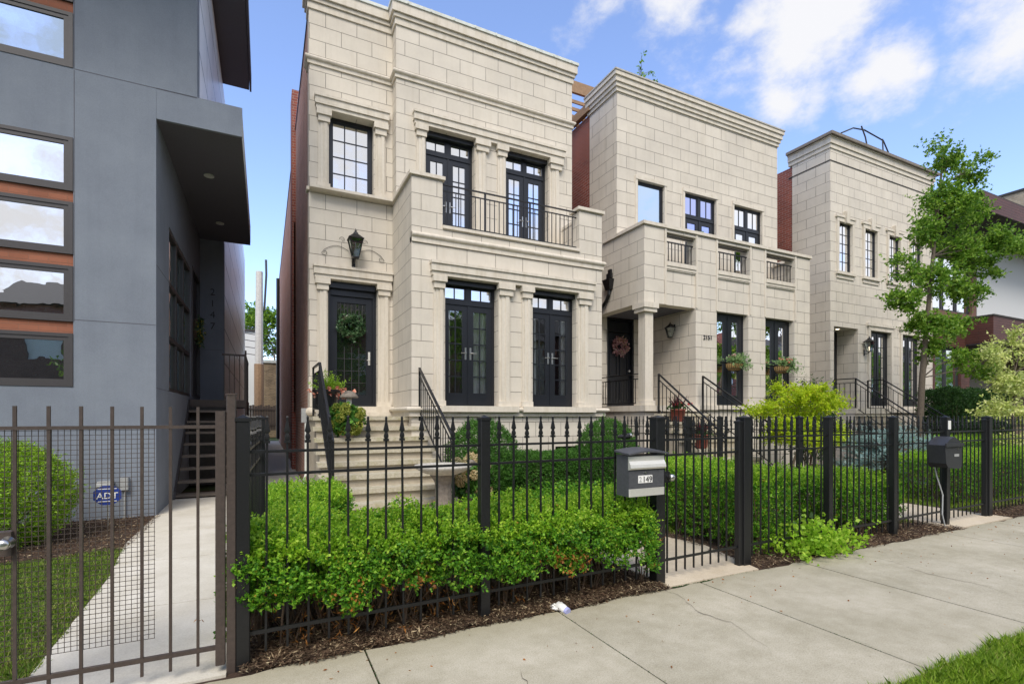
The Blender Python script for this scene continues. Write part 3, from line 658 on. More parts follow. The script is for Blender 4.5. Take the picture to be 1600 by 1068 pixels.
def french(parent, F, u0, u1, z0, z1, rec, trans=True, glass='glass_clear', tglass='glass_clear', mat='black_paint', curt=((0, .28), (.72, 1)), nr=5, nc=2, handles=True, zt=None, deep=.9, leaf_name='french_door', stile=.115, bottom=.23, dark_backing=True):
    fw = .05; mb = MB(); zt = zt or (z1 - .36 if trans else z1 - fw)
    rectframe(mb, F, u0, u1, z0, z1, fw, -rec - .08, -rec, wb=.03)
    if trans:
        mb.box(u0 + fw, u1 - fw, -rec - .07, -rec + .012, zt - .09, zt, F)
        um = (u0 + u1) / 2; mb.box(um - .045, um + .045, -rec - .06, -rec - .003, zt, z1 - fw, F)
    fr = mb.build('door_frame', mat, parent)
    if trans:
        for a, b in ((u0 + fw, um - .045), (um + .045, u1 - fw)):
            tb = MB(); rectframe(tb, F, a, b, zt, z1 - fw, .028, -rec - .05, -rec - .012); muntins(tb, F, a + .028, b - .028, zt + .028, z1 - fw - .028, 2, 1, .022, -rec - .045, -rec - .02)
            tw = tb.build('transom_window', mat, parent)
            MB().box(a + .02, b - .02, -rec - .034, -rec - .031, zt + .02, z1 - fw - .02, F).build('pane', tglass, tw)
    um = (u0 + u1) / 2; zt2 = zt - .09 if trans else zt
    for k, (a, b) in enumerate(((u0 + fw, um - .002), (um + .002, u1 - fw))):
        db = MB(); g0, g1 = a + stile, b - stile; h0, h1 = z0 + .03 + bottom, zt2 - stile
        db.box(a, g0, -rec - .055, -rec - .01, z0 + .03, zt2, F); db.box(g1, b, -rec - .055, -rec - .01, z0 + .03, zt2, F)
        db.box(g0, g1, -rec - .054, -rec - .011, z0 + .03, h0, F); db.box(g0, g1, -rec - .054, -rec - .011, h1, zt2, F)
        muntins(db, F, g0, g1, h0, h1, nc, nr, .022, -rec - .045, -rec - .02)
        if k == 0: db.box(b - .012, b + .02, -rec - .01, -rec + .004, z0 + .03, zt2, F)
        d = db.build(leaf_name, mat, parent)
        MB().box(g0, g1, -rec - .034, -rec - .031, h0, h1, F).build('pane', glass, d)
        if handles: handle(d, F, (b - .05) if k == 0 else (a + .05), z0 + 1.05, -rec - .008, -1 if k == 0 else 1)
    for a, b in curt: curtain(fr, F, u0 + (u1 - u0) * a, u0 + (u1 - u0) * b, z0 + .06, z1 - .02, -rec - .105, 4)
    if dark_backing: MB().box(u0 - .3, u1 + .3, -rec - deep - .02, -rec - deep, z0 - .05, z1 + .2, F).build('dark_backing', 'interior', fr)  # dark sheet added behind the doors, stands in for the dim inside
    return fr
def pilaster(mb, F, u0, u1, z0, zc):      # shaft with fluted steps and a base, up to the capital
    mb.box(u0, u1, .0, .030, z0, zc, F); w = u1 - u0
    mb.box(u0 + w * .20, u1 - w * .10, .0301, .048, z0 + .002, zc - .001, F)
    mb.box(u0 + w * .55, u1 - w * .14, .0481, .064, z0 + .004, zc - .002, F)
    mb.box(u0 - .025, u1 + .025, .0, .075, z0, z0 + .10, F)
def capital(mb, F, u0, u1, z0, z1):
    zm = (z0 + z1) / 2
    mb.box(u0 + .03, u1 - .03, 0, .085, z0, zm - .004, F); mb.box(u0, u1, 0, .118, zm + .004, z1, F); mb.box(u0 + .045, u1 - .045, 0, .075, zm - .004, zm + .004, F)
def entab(mb, F, u0, u1, z):
    mb.box(u0 + .03, u1 - .03, 0, .10, z + .002, z + .072, F); mb.box(u0 + .012, u1 - .012, 0, .130, z + .078, z + .215, F); mb.box(u0, u1, 0, .155, z + .215, z + .268, F)
    mb.box(u0 + .045, u1 - .045, 0, .09, z + .072, z + .078, F)
def rail_panel(parent, F, u0, u1, z0, z1, o, gap=.105, top=.035, pend=True, name='balcony_railing'):
    mb = MB(); mb.box(u0, u1, o - top / 2, o + top / 2, z1 - .022, z1, F); mb.box(u0, u1, o - .010, o + .010, z1 - .14, z1 - .118, F); mb.box(u0, u1, o - .012, o + .012, z0, z0 + .022, F)
    n = max(2, int(round((u1 - u0) / gap)))
    for i in range(1, n):
        u = u0 + (u1 - u0) * i / n; mb.box(u - .007, u + .007, o - .007, o + .007, z0 + .022, z1 - .14, F)
    return mb.build(name, 'black_metal', parent)
def stair_rail(parent, pts_top, zoff_bot, gap=.11, name='stair_railing', post_w=.035, drop=None):
    """pts_top: polyline of the handrail (x,y,z); balusters hang down by zoff_bot"""
    mb = MB(); P = [Vector(p) for p in pts_top]
    for a, b in zip(P, P[1:]):
        mb.bar(a, b, .04, .028); dn = Vector((0, 0, -.13)); mb.bar(a + dn, b + dn, .018, .018); db = Vector((0, 0, -zoff_bot)); mb.bar(a + db, b + db, .022, .018)
        L = Vector((b.x - a.x, b.y - a.y)).length; n = max(1, int(L / gap))
        for i in range(1, n):
            p = a.lerp(b, i / n); mb.box(p.x - .0065, p.x + .0065, p.y - .0065, p.y + .0065, p.z - zoff_bot, p.z - .13)
    for p in P:
        mb.box(p.x - post_w / 2, p.x + post_w / 2, p.y - post_w / 2, p.y + post_w / 2, p.z - (drop or zoff_bot + .12), p.z + .004)
    return mb.build(name, 'black_metal', parent)
def cornice_profile(z, steps):          # steps: (out, dz)
    pr = [(-.12, z)]
    zz = z
    for o, dz in steps:
        pr.append((o, zz)); zz += dz; pr.append((o, zz))
    pr.append((-.12, zz)); return pr
def torus_profile(z0, z1, out, n=7):
    r = (z1 - z0) / 2; c = (z0 + z1) / 2
    return [(-.05, z0)] + [(out - r + r * math.cos(a), c + r * math.sin(a)) for a in [(-90 + 180 * i / n) * math.pi / 180 for i in range(n + 1)]] + [(-.05, z1)]

# ------------------------------------------------------------------ the limestone house in the middle
H = thing('limestone_house', (3.8, 9.24, 0), 'cream limestone house with black french doors, corner balcony and front steps behind the birdbath', 'house')
L = Fs(10.8); U = Fs(10.46); B = Fs(9.24)
mb = MB()
mb.panel(L, .793, 2.45, 0, 10.0, .30, [(1.17, 2.06, 6.06, 7.63), (1.15, 2.14, 1.5, 4.25)])
mb.panel(U, 2.45, 6.75, 4.95, 10.0, .30, [(3.07, 4.20, 5.05, 7.62), (4.95, 6.09, 5.05, 7.62)])
mb.panel(Fw(2.45), 10.76, 10.80, 4.95, 10.0, .28)
mb.panel(B, 2.45, 6.75, 0, 5.07, .30, [(3.10, 4.21, 1.70, 4.15), (5.0, 6.08, 1.70, 4.15), (5.55, 6.6, .42, .86)])
mb.panel(Fw(2.45), 9.54, 10.80, 0, 4.95, .28); mb.panel(Fw(2.45), 9.54, 10.46, 4.95, 5.98, .28)
mb.panel(Fe(6.75), 9.54, 10.46, 0, 5.98, .28)
mb.box(2.45, 3.05, 9.24, 9.54, 5.07, 5.98); mb.box(6.15, 6.75, 9.24, 9.54, 5.07, 5.98)       # balcony piers
mb.box(2.74, 6.47, 9.545, 10.76, 4.80, 4.98)
mb.build('stone_front', 'limestone', H)
mb = MB(); mb.box(.8, 6.74, 11.3, 34, 0, 9.5); mb.panel(Fw(.797), 11.102, 11.3, 0, 9.9, .2); mb.panel(Fw(.798), 11.3, 34, 9.5, 9.62, .25); mb.panel(Fe(6.745), 10.8, 34, 0, 9.7, .1)
mb.build('side_wall', 'pale_brick', H)
MB().box(.78, .86, 10.9, 34, 9.62, 9.68).build('side_coping', 'black_metal', H)
MB().box(.70, 1.1, 15.6, 16.4, 0, 10.75).build('chimney', 'red_brick', H)
MB().box(.755, .796, 15.6, 17.6, 1.6, 7.0).build('side_panel', 'white_metal', H)
# trim
path = [(.793, 11.15), (.793, 10.8), (2.45, 10.8), (2.45, 10.46), (6.75, 10.46), (6.75, 10.9)]
mb = MB(); mb.sweep(path, cornice_profile(9.603, [(.028, .128), (.018, .008), (.06, .074), (.045, .008), (.10, .19)]))
mb.build('cornice', 'stone_trim', H); mb = MB(); mb.sweep(path, cornice_profile(8.51, [(.03, .075)])); mb.sweep(path, torus_profile(8.585, 8.67, .075))
mb.build('belt_course', 'stone_trim', H); mb = MB(); bp = [(2.45, 10.79), (2.45, 9.24), (6.75, 9.24), (6.75, 10.4)]
mb.sweep(bp[1:], cornice_profile(4.745, [(.03, .09)])); mb.sweep(bp[1:], torus_profile(4.835, 4.925, .075))
mb.build('belt_course', 'stone_trim', H); mb = MB(); wp = [(2.45, 10.79), (2.45, 9.24), (6.75, 9.24), (6.75, 10.4)]
mb.sweep(wp, cornice_profile(1.50, [(.06, .092)])); mb.sweep(wp, torus_profile(1.592, 1.68, .125))
mb.sweep([(.793, 11.2), (.793, 10.8), (1.1, 10.8)], torus_profile(1.50, 1.68, .06))
mb.build('water_table', 'stone_trim', H); mb = MB(); mb.sweep([(.793, 10.98), (.793, 10.8), (2.45, 10.8), (2.45, 9.24), (3.05, 9.24), (3.05, 9.54)], cornice_profile(5.985, [(.045, .065)]))
mb.box(2.455, 3.045, 9.25, 9.54, 5.99, 6.045); mb.box(.8, 2.45, 10.6, 10.79, 5.99, 6.045)
mb.box(6.105, 6.80, 9.195, 9.585, 5.985, 6.05); mb.box(6.46, 6.79, 9.585, 10.45, 5.985, 6.05); mb.box(2.41, 2.74, 9.55, 10.44, 5.986, 6.049)
mb.box(3.051, 6.149, 9.20, 9.54, 5.072, 5.13)
mb.build('balcony_cap', 'stone_trim', H)
MB().box(2.98, 4.62, 9.10, 9.24, 1.585, 1.70).build('door_sill', 'stone_trim', H); MB().box(4.72, 6.50, 9.10, 9.24, 1.585, 1.70).build('door_sill', 'stone_trim', H)
mb = MB(); path2 = [(p[0], p[1]) for p in path]; mb.sweep(path2, [(-.1, 10.012), (.125, 10.012), (.125, 10.075), (-.1, 10.095)])
for i in range(9):
    x = 2.65 + i * .5; mb.box(x, x + .03, 10.325, 10.34, 10.02, 10.075)
mb.build('coping', 'white_metal', H)
def french_surround(F, z, zb, nm):
    mb = MB()
    for a, b in ((2.87, 3.07), (4.215, 4.47), (4.745, 4.95), (6.105, 6.375)): pilaster(mb, F, a, b, zb, z - .235)
    for a, b in ((2.835, 3.11), (4.185, 4.545), (4.705, 4.995), (6.08, 6.455)): capital(mb, F, a, b, z - .232, z)
    entab(mb, F, 2.79, 6.50, z)
    mb.build(nm, 'stone_trim', H)
french_surround(U, 7.62, 5.0, 'door_surround'); french_surround(B, 4.15, 1.70, 'door_surround')
mb = MB()
for a, b in ((.965, 1.165), (2.085, 2.30)): pilaster(mb, L, a, b, 6.06, 7.385)
for a, b in ((.93, 1.215), (2.05, 2.345)): capital(mb, L, a, b, 7.388, 7.62)
entab(mb, L, .89, 2.37, 7.625); mb.build('window_surround', 'stone_trim', H)
mb = MB()
for a, b in ((.95, 1.15), (2.14, 2.38)): pilaster(mb, L, a, b, 1.70, 4.03)
for a, b in ((.905, 1.19), (2.11, 2.42)): capital(mb, L, a, b, 4.03, 4.25)
entab(mb, L, .865, 2.44, 4.255); mb.box(.87, 2.44, -.3, .20, 1.585, 1.70, L); mb.box(.9, 2.40, -.3, .26, 1.503, 1.585, L); mb.build('door_surround', 'stone_trim', H)
# windows and doors
window(H, L, 1.17, 2.06, 6.06, 7.63, .16, 3, 4, fw=.07, curt=((0, .45), (.62, 1)), glass='glass_bright')
for Fx, z0, z1 in ((U, 5.05, 7.62), (B, 1.70, 4.15)):
    for a, b in ((3.07, 4.20), (4.96, 6.09)):
        hi = Fx is U
        MB().box(a + .002, b - .002, -.20, -.06, z1 - .10, z1 - .002, Fx).build('head_shadow', 'black_paint', H)  # black strip stands in for the shadow in the head recess
        c_ = ((0, .95),) if hi else (((.04, .20), (.62, .97)) if a < 4 else ((.04, .24), (.74, .97)))
        french(H, Fx, a + (.0 if not hi else 0), b, z0, z1 - .06, .17, glass='glass_bright' if hi else 'glass_clear', tglass='glass_bright', curt=c_, zt=z1 - .37)
# front door
mb = MB(); rectframe(mb, L, 1.15, 2.14, 1.70, 4.25, .075, -.26, -.16); mb.box(1.225, 2.065, -.25, -.14, 3.99, 4.17, L); mb.box(1.19, 2.10, -.17, -.05, 4.12, 4.245, L)
df = mb.build('door_frame', 'black_paint', H)
mb = MB(); rectframe(mb, L, 1.226, 2.064, 1.73, 3.988, .125, -.25, -.19, wb=.22)
d = mb.build('front_door', 'black_paint', H)
mb = MB(); g = (1.351, 1.939, 1.95, 3.863)
MB().box(*g[:2], -.222, -.218, *g[2:], L).build('pane', 'glass_dark', d)
mb = MB(); muntins(mb, L, g[0], g[1], g[2], 2.95, 4, 4, .010, -.217, -.208); mb.box(g[0], g[1], -.217, -.209, 3.45, 3.46, L)
for u in np.linspace(g[0], g[1], 9)[1:-1]: mb.box(u - .004, u + .004, -.217, -.209, 3.46, 3.86, L)
for k in range(5):
    cx = g[0] + .06 + k * .118; mb.tube([L(cx + .04 * math.cos(a), -.212, 3.66 + .085 * math.sin(a)) for a in np.linspace(0, 2 * math.pi, 13)], .004, 4)
    mb.tube([L(cx + .028 * math.cos(a), -.212, 3.78 + .05 * math.sin(a)) for a in np.linspace(0, 2 * math.pi, 11)], .004, 4)
mb.build('leaded_bars', 'bronze_frame', d)
mb = MB(); mb.cbox(1.975, 2.02, -.19, -.172, 2.58, 2.86, L, .004); mb.tube([L(1.998, -.17, 2.68), L(1.998, -.12, 2.68), L(1.94, -.115, 2.68)], .010, 8); mb.build('door_handle', 'brushed_steel', d)
MB().box(1.1, 2.2, -.70, -.68, 1.6, 4.3, L).build('dark_backing', 'interior', df)  # dark sheet added behind the front door glass
# basement window
mb = MB(); rectframe(mb, B, 5.55, 6.6, .42, .86, .05, -.2, -.12); bw = mb.build('basement_window', 'black_paint', H); MB().box(5.6, 6.55, -.165, -.16, .47, .81, B).build('pane', 'glass_dark', bw); MB().box(5.5, 6.65, -.4, -.38, .4, .9, B).build('dark_backing', 'interior', bw)  # with a dark sheet added behind the basement pane
# balcony railing
rail_panel(H, B, 3.05, 6.15, 5.19, 5.98, -.12)
mb = MB()
for u in (3.98, 5.0): mb.box(u - .016, u + .016, -.136, -.104, 5.13, 5.975, B)
mb.build('railing_post', 'black_metal', H)
# steps
mb = MB(); cheek = MB(); body = MB()
rr, tt = .182, .28
for k in range(0, 9):
    z = 1.5 - rr * k; y0 = 9.2 - tt * (k - 1) if k else 9.46
    if k == 0: mb.cbox(.76, 2.47, 9.42, 10.8, 1.43, 1.5); body.box(.80, 2.44, 9.46, 10.79, 0, 1.43)
    else:
        yb = y0 + tt + .02; mb.cbox(.74, 2.74, y0, yb + .03, z - .07, z, ch=.008); body.box(.80, 2.68, y0 + .05, yb + .05, 0, z - .07)
body.build('step_base', 'step_riser', H); mb.build('steps', 'step_stone', H)
stair_rail(H, [(2.60, 9.25, 2.40), (2.60, 7.35, 1.17)], .80, .12, drop=.98)
stair_rail(H, [(.86, 10.6, 2.44), (.86, 9.30, 2.42), (.86, 7.45, 1.14)], .80, .12, drop=.95)
# meter box and conduit on the side of the house
mb = MB(); mb.cbox(.66, .79, 10.82, 11.0, 1.38, 1.66); e = mb.build('meter_box', 'grey_plastic', H)
mb = MB(); mb.tube([(.74, 10.85, 1.4), (.74, 10.85, .35), (.70, 10.7, .25), (.70, 10.6, .1)], .022, 8); mb.build('conduit', 'white_metal', H)
mb = MB(); mb.tube([(.70, 32, 9.4), (.70, 32, .2)], .09, 8); mb.build('downspout', 'black_metal', H)

# things on and before this house
def wreath(name, c, r, th_, mat, label, F, n=150, nl=6, ll=.06, lw=.028, extra=None):
    t_ = thing(name, F(*c), label, 'wreath')
    a = rng.random(n) * 2 * math.pi; rr_ = r + rng.normal(size=n) * th_ * .35
    p = np.array([F(c[0] + rr_[i] * math.cos(a[i]), c[1] + abs(rng.normal()) * th_ * .3, c[2] + rr_[i] * math.sin(a[i])) for i in range(n)])
    o = np.array(F(0, 1, 0)) - np.array(F(0, 0, 0)); rad = np.array([np.array(F(math.cos(x), 0, math.sin(x))) - np.array(F(0, 0, 0)) for x in a])
    d = unit(rad * rng.normal(size=(n, 1)) * .7 + o + rng.normal(size=(n, 3)) * .5)
    leafobj('leaves', sprigs(p, d, nl, .05, ll, lw), mat, t_)
    MB().tube([F(c[0] + r * math.cos(x), c[1], c[2] + r * math.sin(x)) for x in np.linspace(0, 2 * math.pi, 25)], th_ * .3, 6).build('ring', 'twig', t_)
    if extra:
        k = rng.choice(n, int(n * extra[1])); leafobj('blossoms', sprigs(p[k] + o * .02, d[k], 5, .03, ll * .7, lw), extra[0], t_)
    return t_
wreath('wreath', (1.62, -.16, 3.36), .20, .13, 'leaf_dark', 'round dark green leaf wreath hanging on the glass front door', L, n=240)
def lantern(name, c, s, label, F, scroll=False, lit=False, mat='black_metal', bracket=True):
    """four-sided wall lantern: c = (along, out, z of the bottom)"""
    t_ = thing(name, F(c[0], 0, c[2]), label, 'wall lantern'); u, o, z = c
    def ring(w, zz): return [F(u + a * w, o + b * w, zz) for a, b in ((-1, -1), (1, -1), (1, 1), (-1, 1))]
    def frust(mb, levels):
        n0 = len(mb.v)
        for w, zz in levels: mb.v += ring(w * s, z + zz * s)
        for i in range(len(levels) - 1):
            for k in range(4): mb.f.append((n0 + i * 4 + k, n0 + i * 4 + (k + 1) % 4, n0 + i * 4 + 4 + (k + 1) % 4, n0 + i * 4 + 4 + k))
        mb.f.append((n0, n0 + 3, n0 + 2, n0 + 1)); m_ = n0 + 4 * (len(levels) - 1); mb.f.append((m_, m_ + 1, m_ + 2, m_ + 3))
    mb = MB(); frust(mb, [(.10, 0), (.17, .02), (.17, .07), (.14, .09)]); frust(mb, [(.36, .92), (.38, .95), (.30, 1.02), (.12, 1.20), (.10, 1.28), (.05, 1.30), (.04, 1.40)])
    for a, b in ((-1, -1), (1, -1), (1, 1), (-1, 1)):
        mb.bar(F(u + a * .155 * s, o + b * .155 * s, z + .08 * s), F(u + a * .32 * s, o + b * .32 * s, z + .93 * s), .035 * s)
    mb.tube([F(u, o, z + 1.38 * s), F(u, o, z + 1.5 * s)], [.05 * s, .01 * s], 6)
    fr = mb.build('lantern_frame', mat, t_)
    g = MB(); frust(g, [(.14, .09), (.30, .92)]); gl = g.build('lantern_glass', 'glass_side', t_)
    MB().tube([F(u, o, z + .12 * s), F(u, o, z + .5 * s)], .05 * s, 8).build('candle', 'lit_lens' if lit else 'white_paint', t_)
    mb = MB()
    if bracket: mb.tube([F(u, 0, z - .12 * s), F(u, o * .6, z - .16 * s), F(u, o, z)], .03 * s, 6); mb.cbox(u - .09 * s, u + .09 * s, 0, .02, z - .3 * s, z + .25 * s, F)
    else: mb.tube([F(u, 0, z + 1.15 * s), F(u, o * .6, z + 1.25 * s), F(u, o, z + 1.1 * s)], .03 * s, 6); mb.cbox(u - .09 * s, u + .09 * s, 0, .02, z + .7 * s, z + 1.3 * s, F)
    mb.build('bracket', mat, t_)
    if scroll:
        mb = MB()
        for sg in (-1, 1):
            pts = [F(u + sg * (.10 + .46 * q), .015, z + .20 - .02 * q + .09 * math.sin(q * 3.14)) for q in np.linspace(0, 1, 9)]
            cx, cz = u + sg * .56, z + .115
            pts += [F(cx + sg * .0 + sg * r_ * math.cos(a), .02, cz + r_ * math.sin(a)) for a, r_ in [(-.3 - k * .55, .065 * (1 - k / 13)) for k in range(11)]]
            mb.tube(pts, .0042, 5)
            pts = [F(u + sg * (.22 + r_ * math.cos(a) * 1.0), .02, z + .42 + r_ * math.sin(a)) for a, r_ in [(k * .6, .06 * (1 - k / 13)) for k in range(11)]]
            mb.tube(pts, .0042, 5)
        mb.build('scrollwork', 'black_metal', t_)
    return t_
lantern('wall_lantern', (1.65, .26, 4.68), .40, 'large black carriage lantern with iron scrolls above the glass front door', L, scroll=True)

def pot_lathe(c, r, h, flare=1.25): return [(r * .7, 0), (r * .75, h * .04), (r * .9, h * .4), (r * flare * .95, h * .9), (r * flare * 1.05, h * .9), (r * flare * 1.05, h), (r * flare * .95, h), (r * flare * .9, h * .93), (0.01, h * .93)]
# black urn with fern and pink begonias on the landing
c = (1.02, 9.75, 1.5)
t1 = thing('planter', c, 'black ribbed urn with a lime fern and salmon blooms on the left of the landing', 'planter')
MB().lathe(c, [(.15, 0), (.16, .03), (.10, .09), (.09, .14), (.18, .2), (.20, .40), (.25, .45), (.25, .48), (.21, .48), (.01, .46)], 24).build('urn', 'black_metal', t1)
n = 130; d = unit(np.stack([rng.normal(size=n) * .8, rng.normal(size=n) * .8, np.abs(rng.normal(size=n)) + .35], 1))
p = np.array(c) + np.array([0, 0, .46]) + rng.normal(size=(n, 3)) * np.array([.06, .06, .01]); p[:, 0] += .02
leafobj('fern', sprigs(p, d, 26, .27, .05, .012, spread=.75, droop=.1), 'leaf_arborvitae', t1)
n = 55; p = np.array(c) + np.stack([rng.normal(size=n) * .14 + .02, -.12 + rng.normal(size=n) * .07, .44 + rng.normal(size=n) * .05], 1); p[:20, 0] += .22
leafobj('blossoms', sprigs(p, unit(rng.normal(size=(n, 3))), 8, .04, .045, .04), 'petal_pink', t1)
# mushroom ornament
c = (1.38, 9.55, 1.5)
t1 = thing('mushroom_ornament', c, 'white stone mushroom with a brown cap standing on the stone landing', 'garden ornament')
MB().lathe(c, [(.085, 0), (.08, .03), (.05, .20), (.042, .34)], 16).build('stalk', 'white_paint', t1, smooth=True)
MB().lathe(c, [(.04, .33), (.16, .335), (.165, .35), (.13, .40), (.07, .45), (.01, .465)], 18).build('cap', 'cast_stone', t1, smooth=True)
# hydrangea in a pink clay urn
def hydrangea(c, r, label, pet, potmat, ph, nb, pot=True, zr=.3, cat='potted plant', px=.0, br=.09):
    t_ = thing('potted_hydrangea', c, label, cat)
    if pot: MB().lathe(c, [(.11, 0), (.12, .03), (.08, .07), (.07, .1), (.12, .2), (.14, ph - .03), (.165, ph - .03), (.165, ph), (.13, ph), (.01, ph - .02)], 20).build('pot', potmat, t_, smooth=True)
    n = 420; u = unit(rng.normal(size=(n, 3))); q = np.array(c) + np.array([px, 0, ph + zr * .55]) + u * np.array([r, r * .8, zr]) * (.5 + .5 * rng.random((n, 1)))
    leafobj('leaves', sprigs(q, unit(u + rng.normal(size=(n, 3)) * .4), 3, .06, .10, .06), 'leaf_boxwood', t_)
    for i in range(nb):
        u = unit(rng.normal(size=3)); u[1] = -abs(u[1]) * .9
        b = np.array(c) + np.array([px, 0, ph + zr * .55]) + u * np.array([r * 1.02, r * .85, zr * 1.05]); n2 = 200; uu = unit(rng.normal(size=(n2, 3))); s_ = br * random.uniform(.75, 1.15)
        leafobj('flower_head', sprigs(b + uu * s_ * .85, uu, 3, .012, .024, .022, spread=1.2), pet, t_)
    return t_
hydrangea((1.27, 9.03, 1.136), .29, 'pink clay urn of lime green hydrangeas beside the left handrail on the steps', 'petal_lime', 'pink_clay', .19, 13, zr=.22, px=-.03)
hydrangea((3.02, 7.75, .012), .36, 'pale pink pot of faded cream hydrangeas to the right of the birdbath', 'petal_cream', 'pink_clay', .30, 14, zr=.34, br=.10)
# birdbath
c = (2.37, 7.15, .0)
t1 = thing('birdbath', c, 'weathered grey stone birdbath on a fluted pedestal in front of the steps', 'birdbath')
MB().lathe(c, [(.20, 0), (.20, .06), (.15, .10), (.125, .16), (.12, .50), (.14, .56), (.19, .63), (.19, .66)], 12).build('pedestal', 'cast_stone', t1)
MB().lathe(c, [(.17, .64), (.30, .68), (.40, .735), (.425, .765), (.42, .785), (.395, .785), (.36, .755), (.2, .72), (.01, .712)], 32).build('bowl', 'old_concrete', t1, smooth=True)
mb = MB(); q = (2.66, 7.0, .785); mb.tube([(2.70, 7.0, .80), (2.74, 7.0, .83), (2.78, 7.0, .825), (2.83, 7.0, .80)], [.012, .035, .03, .008], 8); mb.build('bird_figure', 'cast_stone', t1, smooth=True)
# ------------------------------------------------------------------ the limestone house to its right
H2 = thing('limestone_house', (11, 9.24, 0), 'limestone house with a recessed corner porch, three parapet openings and basket window boxes', 'house')
U2 = Fs(10.26)
mb = MB()
mb.panel(U2, 7.95, 13.99, 4.95, 9.9, .30, [(8.60, 9.50, 5.05, 7.57), (10.22, 11.40, 5.05, 7.57), (12.11, 13.29, 5.05, 7.57)])
mb.panel(Fw(7.95), 10.56, 11.44, 5.98, 9.9, .3); mb.panel(Fe(13.99), 9.54, 10.26, 0, 5.98, .2); mb.panel(Fe(13.99), 10.56, 11.4, 0, 9.9, .2)
ops = [(8.63, 9.58), (10.33, 11.51), (12.14, 13.33)]
mb.panel(B, 7.95, 13.99, 4.17, 5.98, .30, [(a, b, 4.17, 5.0) for a, b in ops] + [(a, b, 5.20, 5.90) for a, b in ops])
for a, b in ops: mb.box(a, b, 9.27, 9.53, 4.172, 4.998)
mb.panel(Fw(7.95), 9.54, 10.26, 4.17, 5.98, .299); mb.panel(Fw(7.95), 10.56, 11.44, 4.17, 5.98, .299); mb.panel(Fw(7.95), 10.26, 10.56, 4.17, 4.95, .299)
mb.panel(B, 9.58, 13.99, 0, 4.168, .30, [(10.30, 11.46, 1.78, 4.168), (12.12, 13.32, 1.78, 4.168)])
mb.panel(Fw(9.58), 9.54, 11.1, 1.60, 4.168, .28)
mb.box(7.95, 8.28, 11.10, 11.40, 1.62, 4.168); mb.box(9.2, 9.58, 11.10, 11.40, 1.62, 4.168)
mb.panel(Fw(7.951), 9.43, 11.4, 0, 1.62, .2); mb.panel(Fs(9.23), 7.951, 9.58, 0, 1.60, .2)
mb.build('stone_front', 'limestone_east', H2)
MB().box(7.96, 13.98, 11.45, 34, 0, 9.70).build('side_wall', 'red_brick', H2)
mb = MB(); cp = [(7.95, 11.5), (7.95, 10.26), (13.99, 10.26), (13.99, 10.9)]
mb.sweep(cp, cornice_profile(9.66, [(.035, .10), (.07, .10), (.105, .13), (.14, .10)]))
mb.build('cornice', 'stone_trim', H2); mb = MB(); mb.sweep([(7.95, 10.8), (7.95, 9.24), (13.99, 9.24), (13.99, 10.2)], [(-.31, 5.985), (.045, 5.985), (.045, 6.06), (-.31, 6.06)]); mb.build('parapet_cap', 'stone_trim', H2); mb = MB()
for a, b in ops:
    mb.box(a - .0, b + .0, 9.205, 9.53, 5.10, 5.20); mb.box(a, b, 9.225, 9.269, 5.03, 5.098)
    for u in (a - .055, b + .002): mb.box(u, u + .053, 9.222, 9.24, 4.17 if a > 9 else 4.17, 5.98)
    mb.box(a, b, 9.245, 9.53, 5.902, 5.984)
mb.build('parapet_trim', 'stone_trim', H2); mb = MB()
for a, b in ((8.53, 9.57), (10.15, 11.47), (12.04, 13.36)):
    mb.box(a, b, 10.215, 10.26, 7.575, 7.67); mb.box(a, a + .07, 10.23, 10.26, 5.0, 7.575); mb.box(b - .07, b, 10.23, 10.26, 5.0, 7.575)
mb.build('window_surround', 'stone_trim', H2); mb = MB(); mb.box(8.0, 8.24, 9.26, 9.50, 1.87, 3.95); mb.box(7.96, 8.28, 9.225, 9.54, 1.76, 1.87)
mb.box(7.93, 8.31, 9.20, 9.57, 3.95, 4.04); mb.box(7.90, 8.34, 9.17, 9.60, 4.04, 4.165)
mb.build('porch_column', 'stone_trim', H2); mb = MB(); mb.box(7.90, 9.62, 9.14, 11.1, 1.62, 1.755); mb.box(9.62, 14.03, 9.17, 9.238, 1.66, 1.775)
mb.box(10.26, 11.5, 9.15, 9.169, 1.68, 1.77)
mb.build('stone_trim', 'stone_trim', H2)
MB().sweep([(p[0], p[1]) for p in cp], [(-.12, 10.092), (.16, 10.092), (.16, 10.13), (-.12, 10.14)]).build('coping', 'old_concrete', H2)
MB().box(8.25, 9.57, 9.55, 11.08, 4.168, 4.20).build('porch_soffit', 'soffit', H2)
MB().box(7.96, 13.98, 9.55, 11.4, 4.80, 4.95).build('balcony_floor', 'old_concrete', H2)
# upper windows
window(H2, U2, 8.60, 9.50, 5.05, 7.57, .05, 1, 1, fw=.05, glass='glass_blue_reflection', curt=((0, 1),))
for (a, b), g in (((10.22, 11.40), 'glass_violet_reflection'), ((12.11, 13.29), 'glass_dark')):  # glass colour stands in for what each pair reflects: purple-blue, then a dark tree
    french(H2, U2, a, b, 5.05, 7.57, .05, glass=g, tglass=g, nr=1, nc=1, curt=(), zt=7.0, handles=False)
for k, (a, b) in enumerate(ops):
    mb = MB(); n = 9; o = -.10
    mb.box(a, b, o - .014, o + .014, 5.895, 5.90, B); mb.box(a, b, o - .016, o + .016, 5.70, 5.725, B); mb.box(a, b, o - .012, o + .012, 5.235, 5.255, B); mb.box(a, b, o - .014, o + .014, 5.84, 5.86, B)
    for i in range(n): u = a + .05 + (b - a - .1) * i / (n - 1); mb.box(u - .008, u + .008, o - .008, o + .008, 5.255, 5.71, B)
    mb.build('balcony_railing', 'black_metal', H2)
